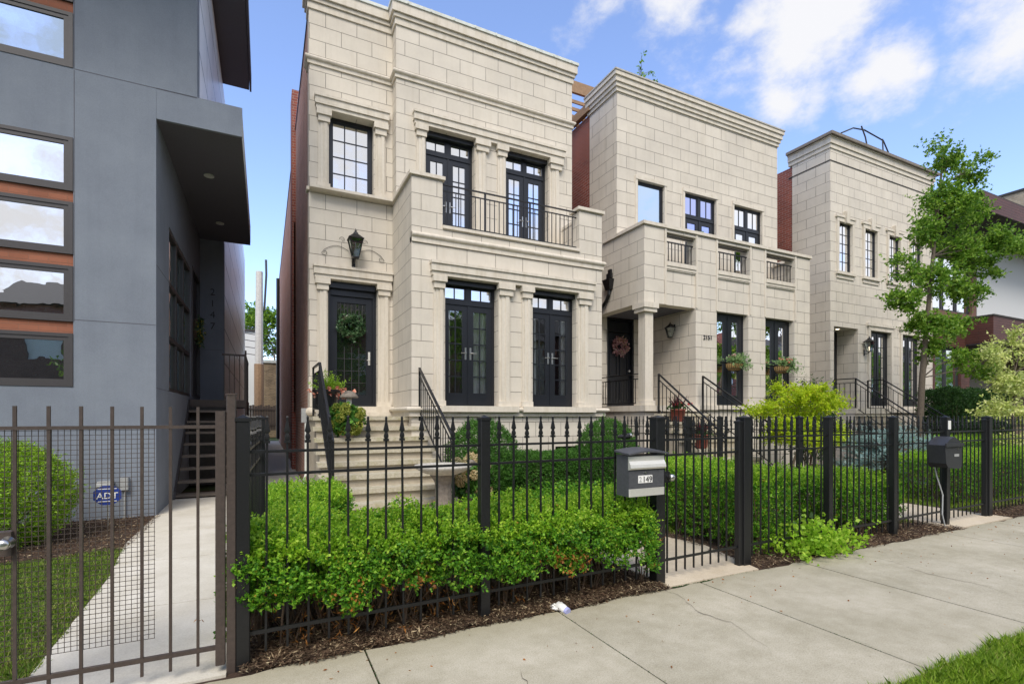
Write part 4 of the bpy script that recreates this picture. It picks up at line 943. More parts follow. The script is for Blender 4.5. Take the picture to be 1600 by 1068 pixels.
for a, b in ((10.30, 11.46), (12.12, 13.32)):
    french(H2, B, a, b, 1.78, 4.166, .16, trans=False, nr=1, nc=1, curt=((.3, .72),), handles=False, stile=.15, glass='glass_clear')
# porch door
mb = MB(); Dw = Fs(11.1); rectframe(mb, Dw, 8.28, 9.2, 1.76, 4.167, .06, -.2, -.02); fr = mb.build('door_frame', 'black_paint', H2)
mb = MB(); mb.box(8.341, 9.139, -.16, -.11, 1.80, 3.78, Dw); mb.box(8.341, 9.139, -.17, -.09, 3.80, 4.10, Dw)
for a, b in ((8.43, 8.70), (8.78, 9.05)):
    for c_, e in ((1.95, 2.5), (2.62, 3.6)): rectframe(mb, Dw, a, b, c_, e, .03, -.11, -.09)
d = mb.build('panelled_door', 'black_paint', H2)
mb = MB(); mb.tube([Dw(9.08, -.1, 2.75), Dw(9.08, -.05, 2.75)], [.02, .03], 10); mb.build('door_knob', 'brushed_steel', d)
wreath('wreath', (8.74, -.07, 3.42), .19, .14, 'petal_dusty', 'round dusty pink flower wreath hanging on the black porch door', Dw, n=230, ll=.04, lw=.035, extra=('petal_cream', .2))
lantern('wall_lantern', (9.95, .16, 3.52), .28, 'boxy black lantern under the corner porch ceiling of the house with window boxes', Fw(9.58), bracket=False)
text_on('house_number', '2151', .155, B, 9.98, .012, 3.42, 'dark_plastic', H2, .008)
# side railing of the porch and stair rails
rail_panel(H2, Fw(7.97), 9.5, 11.0, 1.80, 2.52, -.03, name='porch_railing')
stair_rail(H2, [(8.22, 9.05, 2.48), (8.22, 7.15, 1.10)], .82, .12, drop=.98)
stair_rail(H2, [(9.62, 9.05, 2.48), (9.62, 6.75, 1.05)], .82, .12, drop=.98)
mb = MB(); body = MB()
for k in range(0, 9):
    z = 1.755 - .19 * (k + 1); y0 = 9.14 - .28 * (k + 1); mb.cbox(8.15, 9.7, y0, 9.14 if k == 0 else y0 + .32, z - .06, z, ch=.008); body.box(8.2, 9.65, y0 + .03, 9.2, 0 if k > 7 else z - .25, z - .06)
body.build('step_base', 'step_riser', H2); mb.build('steps', 'step_stone', H2)
# scupper and downspout on the west wall
Wf = Fw(7.95)
mb = MB(); mb.box(10.42, 10.60, 0, .07, 5.02, 5.14, Wf); mb.add([Wf(u, o, z) for u, o, z in [(10.36, 0, 4.98), (10.66, 0, 4.98), (10.66, .16, 4.98), (10.36, .16, 4.98), (10.42, 0, 4.72), (10.60, 0, 4.72), (10.60, .10, 4.72), (10.42, .10, 4.72)]], [(0, 1, 2, 3), (4, 7, 6, 5), (0, 4, 5, 1), (1, 5, 6, 2), (2, 6, 7, 3), (3, 7, 4, 0)])
mb.tube([Wf(10.5, .05, 4.75), Wf(10.5, .06, 4.6), Wf(10.62, .06, 4.45), Wf(11.45, .06, 3.9), Wf(11.5, .06, .3)], .045, 8); mb.box(10.44, 10.56, 0, .05, 5.12, 5.24, Wf)
mb.build('downspout', 'black_metal', H2)
mb = MB(); mb.tube([Wf(11.0, 0, 4.05), Wf(11.0, .10, 4.05), Wf(10.96, .14, 3.98)], [.03, .045, .04], 8); mb.build('security_camera', 'white_paint', H2)
# window baskets
def basket(u, nm, extra):
    t_ = thing('window_basket', B(u, .15, 2.66), nm, 'flower basket', 'coir flower baskets in front of the french windows')
    n = 14; vs = []; c0 = Vector(B(u, .02, 2.86))
    mb = MB()
    for j in range(7):
        a = j / 6 * math.pi / 2
        for i in range(n + 1):
            th2 = math.pi * i / n; r_ = math.cos(a); vs.append((c0.x + .30 * math.cos(th2) * (r_ * .6 + .4 if j < 6 else .3), c0.y - .21 * math.sin(th2) * r_, c0.z - .20 * math.sin(a)))
    mb.add(vs, [(j * (n + 1) + i, j * (n + 1) + i + 1, (j + 1) * (n + 1) + i + 1, (j + 1) * (n + 1) + i) for j in range(6) for i in range(n)])
    mb.build('coir_liner', 'coir', t_, smooth=True)
    mb = MB()
    for i in range(0, n + 1, 1):
        mb.tube([Vector(vs[j * (n + 1) + i]) + Vector((0, -.006, 0)) for j in range(7)], .004, 4)
    for j in (0, 3): mb.tube([Vector(vs[j * (n + 1) + i]) + Vector((0, -.008, 0)) for i in range(n + 1)], .006, 4)
    mb.build('basket_wires', 'black_metal', t_)
    n = 150; p = np.array(c0) + np.stack([rng.normal(size=n) * .17, -.10 - np.abs(rng.normal(size=n)) * .07, .03 + np.abs(rng.normal(size=n)) * .05], 1); d = unit(rng.normal(size=(n, 3)) + np.array([0, -.2, .7]))
    p[:30] += np.array([.22, -.03, -.06]) ; d[:30] = (0, -.2, -1)
    leafobj('foliage', sprigs(p, d, 9, .13, .05, .03), 'leaf_hosta', t_)
    k = 22 if extra else 9; q = p[30:30 + k] + np.array([0, -.03, .08]); leafobj('blossoms', sprigs(q, unit(rng.normal(size=q.shape)), 10, .03, .035, .035), 'petal_pink' if extra else 'petal_dusty', t_)
basket(10.88, 'coir basket of trailing greenery at the black window nearer the porch', False)
basket(12.72, 'coir basket of greenery with pink blooms at the black window farther from the porch', True)
mb = MB(); mb.box(10.4, 11.4, .02, .06, 2.84, 2.88, B); mb.box(12.2, 13.25, .02, .06, 2.84, 2.88, B); mb.build('basket_rail', 'black_metal', H2)
# red pots on the steps
def redpot(c, s, label):
    t_ = thing('potted_cordyline', c, label, 'potted plant')
    MB().lathe(c, [(.12 * s, 0), (.16 * s, .03), (.19 * s, .30 * s), (.20 * s, .30 * s), (.20 * s, .34 * s), (.17 * s, .34 * s), (.01, .32 * s)], 20).build('pot', 'terracotta', t_, smooth=True)
    n = 26; d = unit(np.stack([rng.normal(size=n) * .6, rng.normal(size=n) * .6, np.full(n, 1.1)], 1)); p = np.array(c) + np.array([0, 0, .33 * s]) + rng.normal(size=(n, 3)) * .02
    leafobj('spikes', sprigs(p, d, 2, .02, .42 * s, .03, spread=.15, droop=.05), 'leaf_purple', t_)
    n = 50; p = np.array(c) + np.array([0, 0, .36 * s]) + rng.normal(size=(n, 3)) * np.array([.13, .13, .03]) * s
    leafobj('foliage', sprigs(p, unit(rng.normal(size=(n, 3)) + np.array([0, 0, .5])), 7, .08, .05, .035), 'leaf_yew', t_)
    q = p[:12] + np.array([.04, -.05, .10]); leafobj('blossoms', sprigs(q, unit(rng.normal(size=q.shape)), 8, .03, .04, .04), 'petal_red', t_)
redpot((8.52, 8.75, 1.375), .85, 'red pot of spiky purple cordyline at the top of the neighbour steps')
redpot((8.48, 8.05, .805), .9, 'red pot of dark spikes halfway down the neighbour steps')
# rooftop timber screen between the roofs
t_ = thing('roof_pergola', (7.5, 12.3, 9.6), 'weathered timber deck screen showing between the two rooflines', 'pergola')
MB().box(6.80, 6.90, 12.2, 12.3, 9.65, 11.05).box(9.6, 9.7, 12.2, 12.3, 9.7, 11.05).build('post', 'warm_wood', t_)
MB().box(6.70, 10.2, 12.16, 12.24, 10.72, 11.05).build('beam', 'warm_wood', t_)
mb = MB()
for z in (9.8, 10.02, 10.24, 10.46): mb.box(6.905, 9.6, 12.22, 12.26, z, z + .09)
mb.build('slats', 'warm_wood', t_)
MB().box(7.85, 7.99, 11.35, 15, 9.75, 9.98).build('planter_board', 'warm_wood', t_)
n = 60; p = np.stack([7.0 + rng.random(n) * .2, 12.1 + rng.normal(size=n) * .05, 9.75 + rng.random(n) * .25], 1); leafobj('climbing_leaves', sprigs(p, unit(rng.normal(size=p.shape)), 6, .1, .08, .04), 'leaf_pear', t_)
# sapling top showing over the cornice
t_ = thing('potted_tree', (11.05, 13.0, 9.7), 'thin sapling top poking up above the middle roofline', 'tree')
mb = MB(); mb.tube([(11.05, 13, 9.7), (11.07, 13, 11.8), (11.0, 13, 12.9)], [.03, .02, .008], 5)
cs = []
for i in range(13):
    a = Vector((11.05, 13, 12.0 + i * .06)); e = a + Vector((random.uniform(-.5, .5), random.uniform(-.3, .3), random.uniform(.1, .4))); mb.tube([a, e], [.008, .003], 4, False); cs += [tuple(a.lerp(e, random.uniform(.3, 1.05))) for _ in range(5)]
mb.build('branches', 'bark', t_); leafobj('crown', sprigs(np.array(cs), unit(rng.normal(size=(len(cs), 3))), 3, .12, .12, .055), 'leaf_pear', t_)

# ------------------------------------------------------------------ the third limestone house
H3 = thing('limestone_house', (18.5, 9.64, 0), 'narrower limestone house with keystone windows behind the slender street tree', 'house')
T = Fs(9.64)
w3 = [(15.98 + 1.356 * i, 16.66 + 1.356 * i) for i in range(4)]
mb = MB(); mb.panel(T, 15.57, 21.46, 0, 9.75, .3, [(a, b, 6.0, 7.53) for a, b in w3] + [(15.76, 17.0, 1.74, 4.28), (17.64, 18.82, 1.84, 4.28), (19.48, 20.66, 1.84, 4.28)])
mb.panel(Fw(15.57), 9.94, 10.88, 0, 9.75, .3); mb.panel(Fe(21.46), 9.94, 11, 0, 9.75, .3)
mb.box(17.0, 17.2, 9.94, 10.4, 1.74, 4.28); mb.box(15.58, 17.2, 9.94, 10.4, 4.28, 4.5)
mb.build('stone_front', 'limestone_east', H3)
MB().box(15.58, 21.45, 10.9, 34, 0, 9.68).build('side_wall', 'red_brick', H3)
mb = MB(); cp = [(15.57, 11.0), (15.57, 9.64), (21.46, 9.64), (21.46, 10.3)]
mb.sweep(cp, cornice_profile(9.72, [(.03, .13), (.065, .18), (.09, .03)]))
for a, b in w3:
    mb.box(a - .10, a - .002, 9.60, 9.64, 5.93, 7.53); mb.box(b + .002, b + .10, 9.60, 9.64, 5.93, 7.53); mb.box(a - .10, b + .10, 9.595, 9.64, 7.532, 7.66); mb.box(a - .16, b + .16, 9.57, 9.64, 7.66, 7.73)
    m_ = (a + b) / 2; mb.add([(m_ - .08, 9.53, 7.50), (m_ + .08, 9.53, 7.50), (m_ + .11, 9.53, 7.86), (m_ - .11, 9.53, 7.86), (m_ - .08, 9.64, 7.50), (m_ + .08, 9.64, 7.50), (m_ + .11, 9.64, 7.86), (m_ - .11, 9.64, 7.86)], [(0, 1, 2, 3), (0, 4, 5, 1), (1, 5, 6, 2), (2, 6, 7, 3), (3, 7, 4, 0)])
    mb.box(a - .14, b + .14, 9.56, 9.64, 5.90, 5.985); mb.box(a - .10, b + .10, 9.61, 9.64, 5.78, 5.898)
for a, b in ((17.64, 18.82), (19.48, 20.66)):
    mb.box(a - .11, a - .002, 9.60, 9.64, 1.78, 4.28); mb.box(b + .002, b + .11, 9.60, 9.64, 1.78, 4.28); mb.box(a - .11, b + .11, 9.595, 9.64, 4.282, 4.42); mb.box(a - .18, b + .18, 9.56, 9.64, 4.42, 4.52)
mb.box(15.5, 21.5, 9.56, 9.64, 1.62, 1.74)
mb.box(15.6, 17.3, 8.9, 9.56, 1.58, 1.74)
mb.build('stone_trim', 'stone_trim', H3)
MB().sweep([(p[0], p[1]) for p in cp], [(-.12, 10.062), (.16, 10.062), (.16, 10.15), (-.12, 10.17)]).build('coping', 'cast_stone', H3)
mb = MB(); mb.sweep(cp, [(-.02, 9.335), (.012, 9.335), (.012, 9.36), (-.02, 9.36)]); mb.build('string_line', 'dark_roof', H3)
for i, (a, b) in enumerate(w3): window(H3, T, a, b, 6.0, 7.53, .05, 2, 5, fw=.035, sash=.02, glass='glass_bright', curt=((0, 1),) if i else ())
for a, b in ((17.64, 18.82), (19.48, 20.66)): french(H3, T, a, b, 1.84, 4.28, .10, trans=False, nr=6, nc=2, curt=((0, .45), (.5, 1)), stile=.11, handles=False)
MB().box(15.6, 17.0, 10.30, 10.38, 1.74, 4.27).build('front_door', 'black_paint', H3)
MB().tube([(16.45, 9.95, 4.272), (16.45, 9.95, 4.285)], .05, 12).build('porch_light', 'lit_lens', H3)
lantern('wall_lantern', (17.32, .16, 3.55), .34, 'small black lantern beside the doorway of the farthest limestone house', T, lit=True)
stair_rail(H3, [(15.72, 9.6, 2.62), (15.72, 8.98, 2.62), (15.72, 7.2, 1.30)], .86, .13, drop=1.0)
stair_rail(H3, [(17.1, 9.4, 2.62), (17.1, 8.95, 2.62), (17.1, 7.1, 1.30)], .86, .13, drop=1.0)
mb = MB(); body = MB()
for k in range(9):
    z = 1.74 - .19 * (k + 1); y0 = 8.95 - .28 * (k + 1); mb.cbox(15.65, 17.2, y0, y0 + .32, z - .06, z, ch=.008); body.box(15.7, 17.15, y0 + .03, 8.95, max(0, z - .3), z - .06)
body.build('step_base', 'step_riser', H3); mb.build('steps', 'step_stone', H3); MB().box(15.62, 17.28, 8.95, 9.55, 0, 1.578).build('landing_base', 'limestone_east', H3)
# aerial frames on that roof
t_ = thing('roof_antenna', (20, 11.5, 10.1), 'thin bent antenna frame on the roof of the farthest limestone house', 'antenna')
mb = MB()
for p in ([(17.6, 11, 11.0), (18.3, 11, 11.35), (19.0, 11, 11.45)], [(18.8, 11, 11.55), (19.05, 11, 11.2), (19.6, 11, 10.2)], [(19.0, 11, 11.45), (20.2, 11, 11.35), (20.6, 11, 10.9), (20.9, 11, 10.2)], [(19.7, 11, 10.3), (20.2, 11, 10.8), (20.15, 11, 11.4)], [(20.2, 11, 10.8), (20.5, 11, 10.2)], [(15.9, 14, 9.7), (15.9, 14, 10.5), (15.75, 14, 10.1)]): mb.tube([(a + .8, b, c + (.55 if c > 10.5 else 0)) for a, b, c in p], .026, 5)
mb.build('antenna_frame', 'dark_plastic', t_)

# ------------------------------------------------------------------ modern brick and stucco house at the right edge
H4 = thing('modern_house', (26, 10, 0), 'modern house of dark red cladding and white stucco at the right edge', 'house')
M = Fs(10.0)
mb = MB(); mb.panel(M, 21.7, 25.0, 0, 5.0, .3, [(22.45, 24.35, 1.6, 4.15)]); mb.box(24.7, 34, 9.16, 9.99, 4.31, 5.30); mb.box(25.0, 34, 10.001, 10.3, 4.35, 5.2)
mb.build('cladding', 'brown_cladding', H4)
MB().box(24.68, 34, 9.13, 10.4, 5.30, 5.36).build('coping', 'dark_roof', H4)
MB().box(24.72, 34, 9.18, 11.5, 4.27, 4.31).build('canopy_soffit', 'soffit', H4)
mb = MB(); mb.panel(Fs(12.3), 24.9, 34, 0, 4.4, .2); mb.panel(Fw(25.2), 10.3, 12.3, 0, 4.4, .2); mb.build('porch_wall', 'old_concrete', H4)
mb = MB(); mb.panel(M, 25.6, 34, 5.36, 9.2, .3); mb.build('stucco_wall', 'white_stucco', H4)
mb = MB(); mb.panel(M, 21.7, 25.55, 5.0, 9.2, .3, [(22.2, 25.2, 5.5, 8.6)]); mb.build('window_wall', 'dark_brick', H4)
for a, b, z0, z1 in ((22.45, 23.35, 1.6, 4.15), (23.4, 24.35, 1.6, 4.15)): window(H4, M, a, b, z0, z1, .1, 1, 1, fw=.06, glass='glass_side', curt=((0, 1),), mat='dark_plastic')
for a, b in ((22.2, 23.15), (23.2, 24.15), (24.2, 25.2)): window(H4, M, a, b, 5.5, 8.6, .1, 1, 2, fw=.06, glass='glass_bright', curt=((0, 1),), mat='dark_plastic')
mb = MB(); mb.box(22.0, 34, 8.4, 8.44, 8.55, 9.15); mb.build('roof_fascia', 'brown_cladding', H4)
mb = MB(); mb.box(22.02, 34, 8.45, 10.9, 8.60, 8.66); mb.build('roof_soffit', 'dark_roof', H4)
MB().box(22.0, 34, 8.44, 34, 9.15, 9.22).build('roof', 'dark_roof', H4)
MB().box(21.75, 34, 10.35, 30, 4.5, 9.1).build('house_core', 'dark_roof', H4)
t_ = thing('apartment_building', (38, 12, 0), 'tall tan brick building rising behind the modern house roof at the right edge', 'building')
MB().box(33.6, 46, 10.9, 40, 0, 12.6).build('brick_wall', 'buff_brick', t_); MB().box(33.55, 46, 10.85, 40, 12.6, 12.72).build('coping', 'dark_roof', t_)

# ------------------------------------------------------------------ grey stucco house on the left
G = thing('grey_house', (-4, 9.24, 0), 'modern blue-grey stucco house with stacked windows and a deep porch canopy', 'house')
wz = [(1.92, 2.68), (2.845, 3.64), (3.805, 4.55), (4.705, 5.47)]; x0w, x1w = -4.6, -2.45
mb = MB()
mb.panel(B, -12, -1.47, 0, 6.465, .3, [(x0w, x1w, 1.92, 5.47)])
mb.panel(B, -12, -.94, 6.465, 12.2, .3, [(x0w, x1w, 6.46, 10.4)])
mb.panel(Fe(-1.47), 9.54, 15.04, 0, 6.02, .3, [(10.4, 13.2, 1.93, 4.76), (13.52, 14.95, 1.95, 4.92)])
mb.box(-1.468, -.32, 9.242, 9.29, 6.0, 6.465); mb.box(-1.468, -.94, 15.042, 15.3, 0, 6.01)
mb.build('stucco_wall', 'grey_stucco', G)
mb = MB(); mb.box(-1.468, -.325, 9.292, 14.9, 6.03, 6.46); mb.build('canopy', 'white_metal', G)
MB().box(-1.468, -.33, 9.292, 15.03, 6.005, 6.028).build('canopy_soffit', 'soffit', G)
for y in (11.0, 13.6): MB().lathe((-.93, y, 5.985), [(.085, 0), (.085, .018)], 20).build('canopy_light', 'lamp_glass', G)
mb = MB(); mb.box(-11.5, -.945, 9.56, 31, 6.47, 9.9); mb.box(-11.5, -.945, 15.3, 31, 0, 6.469); mb.build('side_cladding', 'panel_siding', G)
MB().box(-11.5, -1.78, 9.56, 15.2, 0, 6.46).build('house_core', 'interior', G)
MB().box(-12, -.35, 7.0, 14.75, 9.93, 10.3).box(-.34, -.30, 7.0, 14.8, 9.92, 10.34).build('roof_overhang', 'soffit', G)
mb = MB()                                                       # joints in the stucco
sj = lambda *a: MB().box(*a).build('stucco_joint', 'soffit', G)
for u0, u1, z in ((-2.44, -1.475, 2.875), (-2.44, -.945, 6.452)): sj(u0, u1, -.001, .0025, z, z + .008, B)
for z0, z1 in ((2.86, 3.9), (3.9, 6.44), (6.47, 12)): sj(-2.443, -2.436, -.001, .0025, z0, z1, B)
for z in (3.79, 1.925): sj(9.26, 10.4, -.001, .0025, z, z + .008, Fe(-1.47))
sj(-1.46, -.95, -.001, .0025, 3.2, 3.208, Fs(15.04))
allw = wz + [(6.46, 7.245), (7.395, 8.2), (8.36, 9.15), (9.3, 10.4)]
for i, (a, b) in enumerate(allw):
    w = window(G, B, x0w + .002, x1w - .002, a + .002, b - .002, -.012, 1, 1, fw=.05, sash=.055, mat='bronze_frame', glass=['glass_side', 'glass_bright', 'glass_bright', 'glass_bright', 'glass_blue_reflection', 'glass_blue_reflection', 'glass_bright', 'glass_bright'][i], backing=(i in (0, 4)), curt=())
    if i not in (0, 4): pass
for (a, b), (c, d) in zip(allw, allw[1:]):
    if c - b < .3: MB().box(x0w + .002, x1w - .002, -.2, -.022, b, c, B).build('brick_band', 'orange_brick', G)
MB().box(x0w - .1, x1w + .1, 9.54, 9.555, 1.8, 10.5).build('dark_backing', 'interior', G)  # one dark sheet added behind the stacked windows, in place of dim rooms
# side window wall and door
E_ = Fe(-1.47); mb = MB(); rectframe(mb, E_, 10.402, 13.198, 1.932, 4.758, .06, -.10, -.01)
for z in (2.86, 3.80): mb.box(10.46, 13.14, -.09, -.012, z - .035, z + .035, E_)
for y in (11.33, 12.27): mb.box(y - .035, y + .035, -.088, -.014, 1.99, 4.70, E_)
w = mb.build('side_window', 'bronze_frame', G)
for i in range(3):
    for j in range(3):
        MB().box(10.46 + .935 * i, 10.46 + .935 * i + .80, -.06, -.055, 1.99 + .94 * j, 1.99 + .94 * j + .82, E_).build('pane', 'glass_side', w)
MB().box(10.3, 13.3, -.33, -.31, 1.8, 4.9, E_).build('dark_backing', 'interior', w)  # dark sheet added behind the side panes
mb = MB(); rectframe(mb, E_, 13.522, 14.948, 1.952, 4.918, .07, -.12, .01); mb.box(13.6, 14.87, -.1, -.06, 2.0, 4.84, E_); d = mb.build('front_door', 'bronze_frame', G)
text_x = 0
for k, ch in enumerate('2147'): text_on('house_number', ch, .24, Fs(15.04), -1.19, .012, 4.60 - .29 * k, 'black_metal', G, .01)
wreath('wreath', (14.15, .02, 3.55), .24, .16, 'leaf_dark', 'green and yellow wreath on the dark side door of the grey house', E_, n=200, extra=('petal_yellow', .35))
# entry deck and open stair
MB().box(-1.46, -.36, 12.88, 15.03, 1.70, 1.86).box(-.40, -.36, 12.9, 15.0, 0, 1.7).build('entry_deck', 'brown_paint', G)
mb = MB(); st = MB()
for k in range(8):
    z = .075 + .222 * k; y0 = 10.86 + .255 * k; mb.box(-1.44, -.60, y0, y0 + .27, z - .045, z)
mb.build('stair_treads', 'tread_paint', G)
for x in (-1.455, -.60):
    st.add([(x - .02, 10.80, 0), (x + .02, 10.80, 0), (x + .02, 12.88, 1.60), (x - .02, 12.88, 1.60), (x - .02, 10.86, .14), (x + .02, 10.86, .14), (x + .02, 12.88, 1.86), (x - .02, 12.88, 1.86)], [(0, 1, 2, 3), (4, 7, 6, 5), (0, 4, 5, 1), (1, 5, 6, 2), (2, 6, 7, 3), (3, 7, 4, 0)])
st.build('stringer', 'bronze_frame', G)
MB().box(-1.46, -.56, 12.9, 12.95, 0, 1.7).build('stair_backing', 'dark_roof', G)
mb = MB(); mb.box(-.84, -.36, 12.9, 12.93, 2.85, 2.89)
for i in range(5): x = -.80 + .10 * i; mb.box(x - .009, x + .009, 12.905, 12.925, 1.86, 2.86)
mb.box(-.40, -.36, 12.88, 12.92, 1.86, 2.98); mb.box(-.40, -.37, 12.92, 15.0, 2.85, 2.89)
for i in range(18): y = 13.0 + .115 * i; mb.box(-.39, -.375, y, y + .016, 1.86, 2.86)
mb.build('deck_railing', 'brown_paint', G)
# service boxes and yard sign
Bq = B
t_ = thing('electrical_box', B(-2.06, 0, .9), 'round-topped grey weatherproof outlet box low on the stucco wall', 'electrical box')
MB().cbox(-2.16, -1.98, 0, .10, .40, .56, Bq, .02).build('housing', 'grey_plastic', t_); mb = MB(); mb.tube([Bq(-2.16, .07, .5), Bq(-1.98, .07, .5)], .06, 10); mb.build('hood', 'grey_plastic', t_)
t_ = thing('electrical_box', B(-1.85, 0, .5), 'square grey junction box with a conduit beside the round-topped box', 'electrical box')
MB().cbox(-1.90, -1.80, 0, .08, .42, .60, Bq, .006).build('housing', 'grey_plastic', t_); MB().tube([Bq(-1.85, .03, .42), Bq(-1.85, .03, 0)], .012, 6).build('conduit', 'grey_plastic', t_)
c = (-1.86, 8.35, 0); t_ = thing('yard_sign', c, 'small blue octagonal security sign on a stake in the mulch', 'sign')
Y_ = Fs(8.35); s_ = .138; cz = .46
mb = MB(); oc = [(s_ * math.cos(a) * 1.08, s_ * math.sin(a)) for a in [math.pi / 8 + k * math.pi / 4 for k in range(8)]]
mb.add([Y_(c[0] + a * 1.08, 0, cz + b) for a, b in oc] + [Y_(c[0] + a * 1.08, .008, cz + b) for a, b in oc], [tuple(range(8)), tuple(range(8, 16))[::-1]] + [(k, (k + 1) % 8, (k + 1) % 8 + 8, k + 8) for k in range(8)])
sg = mb.build('sign_board', 'blue_sign', t_); text_on('lettering', 'ADT', .115, Y_, c[0], .010, cz - .045, 'number_white', sg, .002)
MB().box(c[0] - .10, c[0] + .10, 8.35 - .011, 8.35 - .0085, cz + .08, cz + .088).box(c[0] - .10, c[0] + .10, 8.35 - .011, 8.35 - .0085, cz - .088, cz - .075).build('sign_stripes', 'number_white', sg)
MB().tube([(c[0], 8.36, 0), (c[0], 8.36, cz)], .008, 6).build('stake', 'steel', t_)
# ------------------------------------------------------------------ iron fences
def picket_mesh():
    mb = MB(); h = .0065
    mb.box(-h, h, -h, h, .07, 1.345)
    mb.box(-.017, .017, -.012, .012, 1.335, 1.352); mb.box(-.014, .014, -.010, .010, 1.358, 1.372)
    lv = [(1.345, .008, .006), (1.375, .015, .008), (1.395, .008, .006), (1.408, .018, .008), (1.42, .015, .008), (1.470, .006, .005), (1.495, .007, .006), (1.503, .004, .003)]
    n0 = len(mb.v)
    for z, a, b in lv: mb.v += [(-a, -b, z), (a, -b, z), (a, b, z), (-a, b, z)]
    for i in range(len(lv) - 1):
        for k in range(4): mb.f.append((n0 + i * 4 + k, n0 + i * 4 + (k + 1) % 4, n0 + i * 4 + 4 + (k + 1) % 4, n0 + i * 4 + 4 + k))
    k = n0 + 4 * (len(lv) - 1); mb.f.append((k, k + 1, k + 2, k + 3))
    return mkmesh('picket', np.array(mb.v), mb.f, 'fence_paint')
PICK = picket_mesh()
def post_mesh(w, h=1.49, mat='fence_paint', name='post'):
    mb = MB(); a = w / 2; mb.cbox(-a, a, -a, a, -.05, h - .02, ch=.005); mb.cbox(-a - .006, a + .006, -a - .006, a + .006, h - .02, h, ch=.004)
    n0 = len(mb.v); mb.v += [(-a, -a, h), (a, -a, h), (a, a, h), (-a, a, h), (0, 0, h + .02)]; mb.f += [(n0, n0 + 1, n0 + 4), (n0 + 1, n0 + 2, n0 + 4), (n0 + 2, n0 + 3, n0 + 4), (n0 + 3, n0, n0 + 4)]
    return mkmesh(name, np.array(mb.v), mb.f, mat)
P75, P100, P60 = post_mesh(.075), post_mesh(.102), post_mesh(.06, 1.42)
def fence_run(parent, p, q, gap=.127, z=0, rails=(1.285, 1.145, .19), side=False):
    p, q = Vector((*p, z)), Vector((*q, z)); d = (q - p); Ln = d.length; n = int(round(Ln / gap)); ang = math.atan2(d.y, d.x)
    for r in rails: MB().bar(p + Vector((0, 0, r)), q + Vector((0, 0, r)), .016, .024 if r < .5 else .017).build('rail', 'fence_paint', parent)
    for i in range(1, n):
        o = link_mesh('picket', PICK, parent, p.lerp(q, i / n) + Vector((0, 0, random.uniform(-.004, .004))), ang); o.rotation_euler[0] = random.uniform(-.006, .006); o.rotation_euler[1] = random.uniform(-.006, .006)
def fence(label, pts, meshes, group=None, gap=.127, z=0):
    th = thing('iron_fence', (*pts[0], z), label, 'fence', group)
    for pt, me in zip(pts, meshes):
        if me is not None: link_mesh('post', me, th, (*pt, z))
    for a, b in zip(pts, pts[1:]): fence_run(th, a, b, gap, z)
    return th
fy = fenceY
A_, B_, C_, D_ = (-.115, 3.44), (1.475, 3.49), (3.19, 3.53), (4.37, 3.58)
E2, F_, G_, Hh = (5.78, 3.60), (7.12, 3.62), (8.50, 3.67), (9.80, 3.71)
fence('black iron picket fence with spear tips running in front of the long hedge', [A_, B_, C_], [P75, P75, P100])
fence('black iron picket fence to the right of the gate with the steel mailbox', [D_, E2, F_], [P100, P75, P75])
fence('black iron picket fence ending at the post that carries the dark round-topped mailbox', [F_, G_], [None, P75])
fence('black iron picket fence beyond the farther gate at the right edge of the photo', [Hh, (11.6, 3.76), (13.4, 3.80), (15.2, 3.85)], [P100, P75, P75, P75])
fence('short black side fence between the narrow gangway and the brown gate', [(-.10, 3.55), (-.03, 5.1)], [None, P75], gap=.12)
fence('black side fence running back beside the neighbour steps', [(7.14, 3.8), (7.15, 4.88), (7.17, 6.36), (7.18, 7.12), (7.2, 9.15)], [None, P75, P75, P100, None])
def gate(p, q, label, knob=True):
    th = thing('iron_gate', (*p, 0), label, 'gate'); p3, q3 = Vector((*p, 0)), Vector((*q, 0)); d = (q3 - p3).normalized()
    a = p3 + d * .075; b = q3 - d * .075; ang = math.atan2(d.y, d.x)
    for r in (1.285, 1.145, .19): MB().bar(a + Vector((0, 0, r)), b + Vector((0, 0, r)), .018, .020).build('rail', 'fence_paint', th)
    link_mesh('stile', P60, th, b - Vector((0, 0, -.03)))
    n = 9
    for i in range(n - 1): link_mesh('picket', PICK, th, a.lerp(b, (i + .4) / n), ang)
    if knob:
        c = a + Vector((.03, 0, .95)); mb = MB(); mb.box(c.x - .05, c.x + .02, c.y - .03, c.y + .02, c.z - .05, c.z + .05); mb.build('latch_box', 'fence_paint', th)
        mb = MB(); mb.tube([c + Vector((0, -.02, 0)), c + Vector((0, -.05, 0)), c + Vector((0, -.06, 0)), c + Vector((0, -.085, 0)), c + Vector((0, -.10, 0))], [.012, .012, .030, .032, .015], 12); mb.build('gate_knob', 'steel', th, smooth=True)
    return th
gate(C_, D_, 'black iron garden gate beside the steel mailbox')
gate(G_, Hh, 'black iron garden gate beside the dark round-topped mailbox')
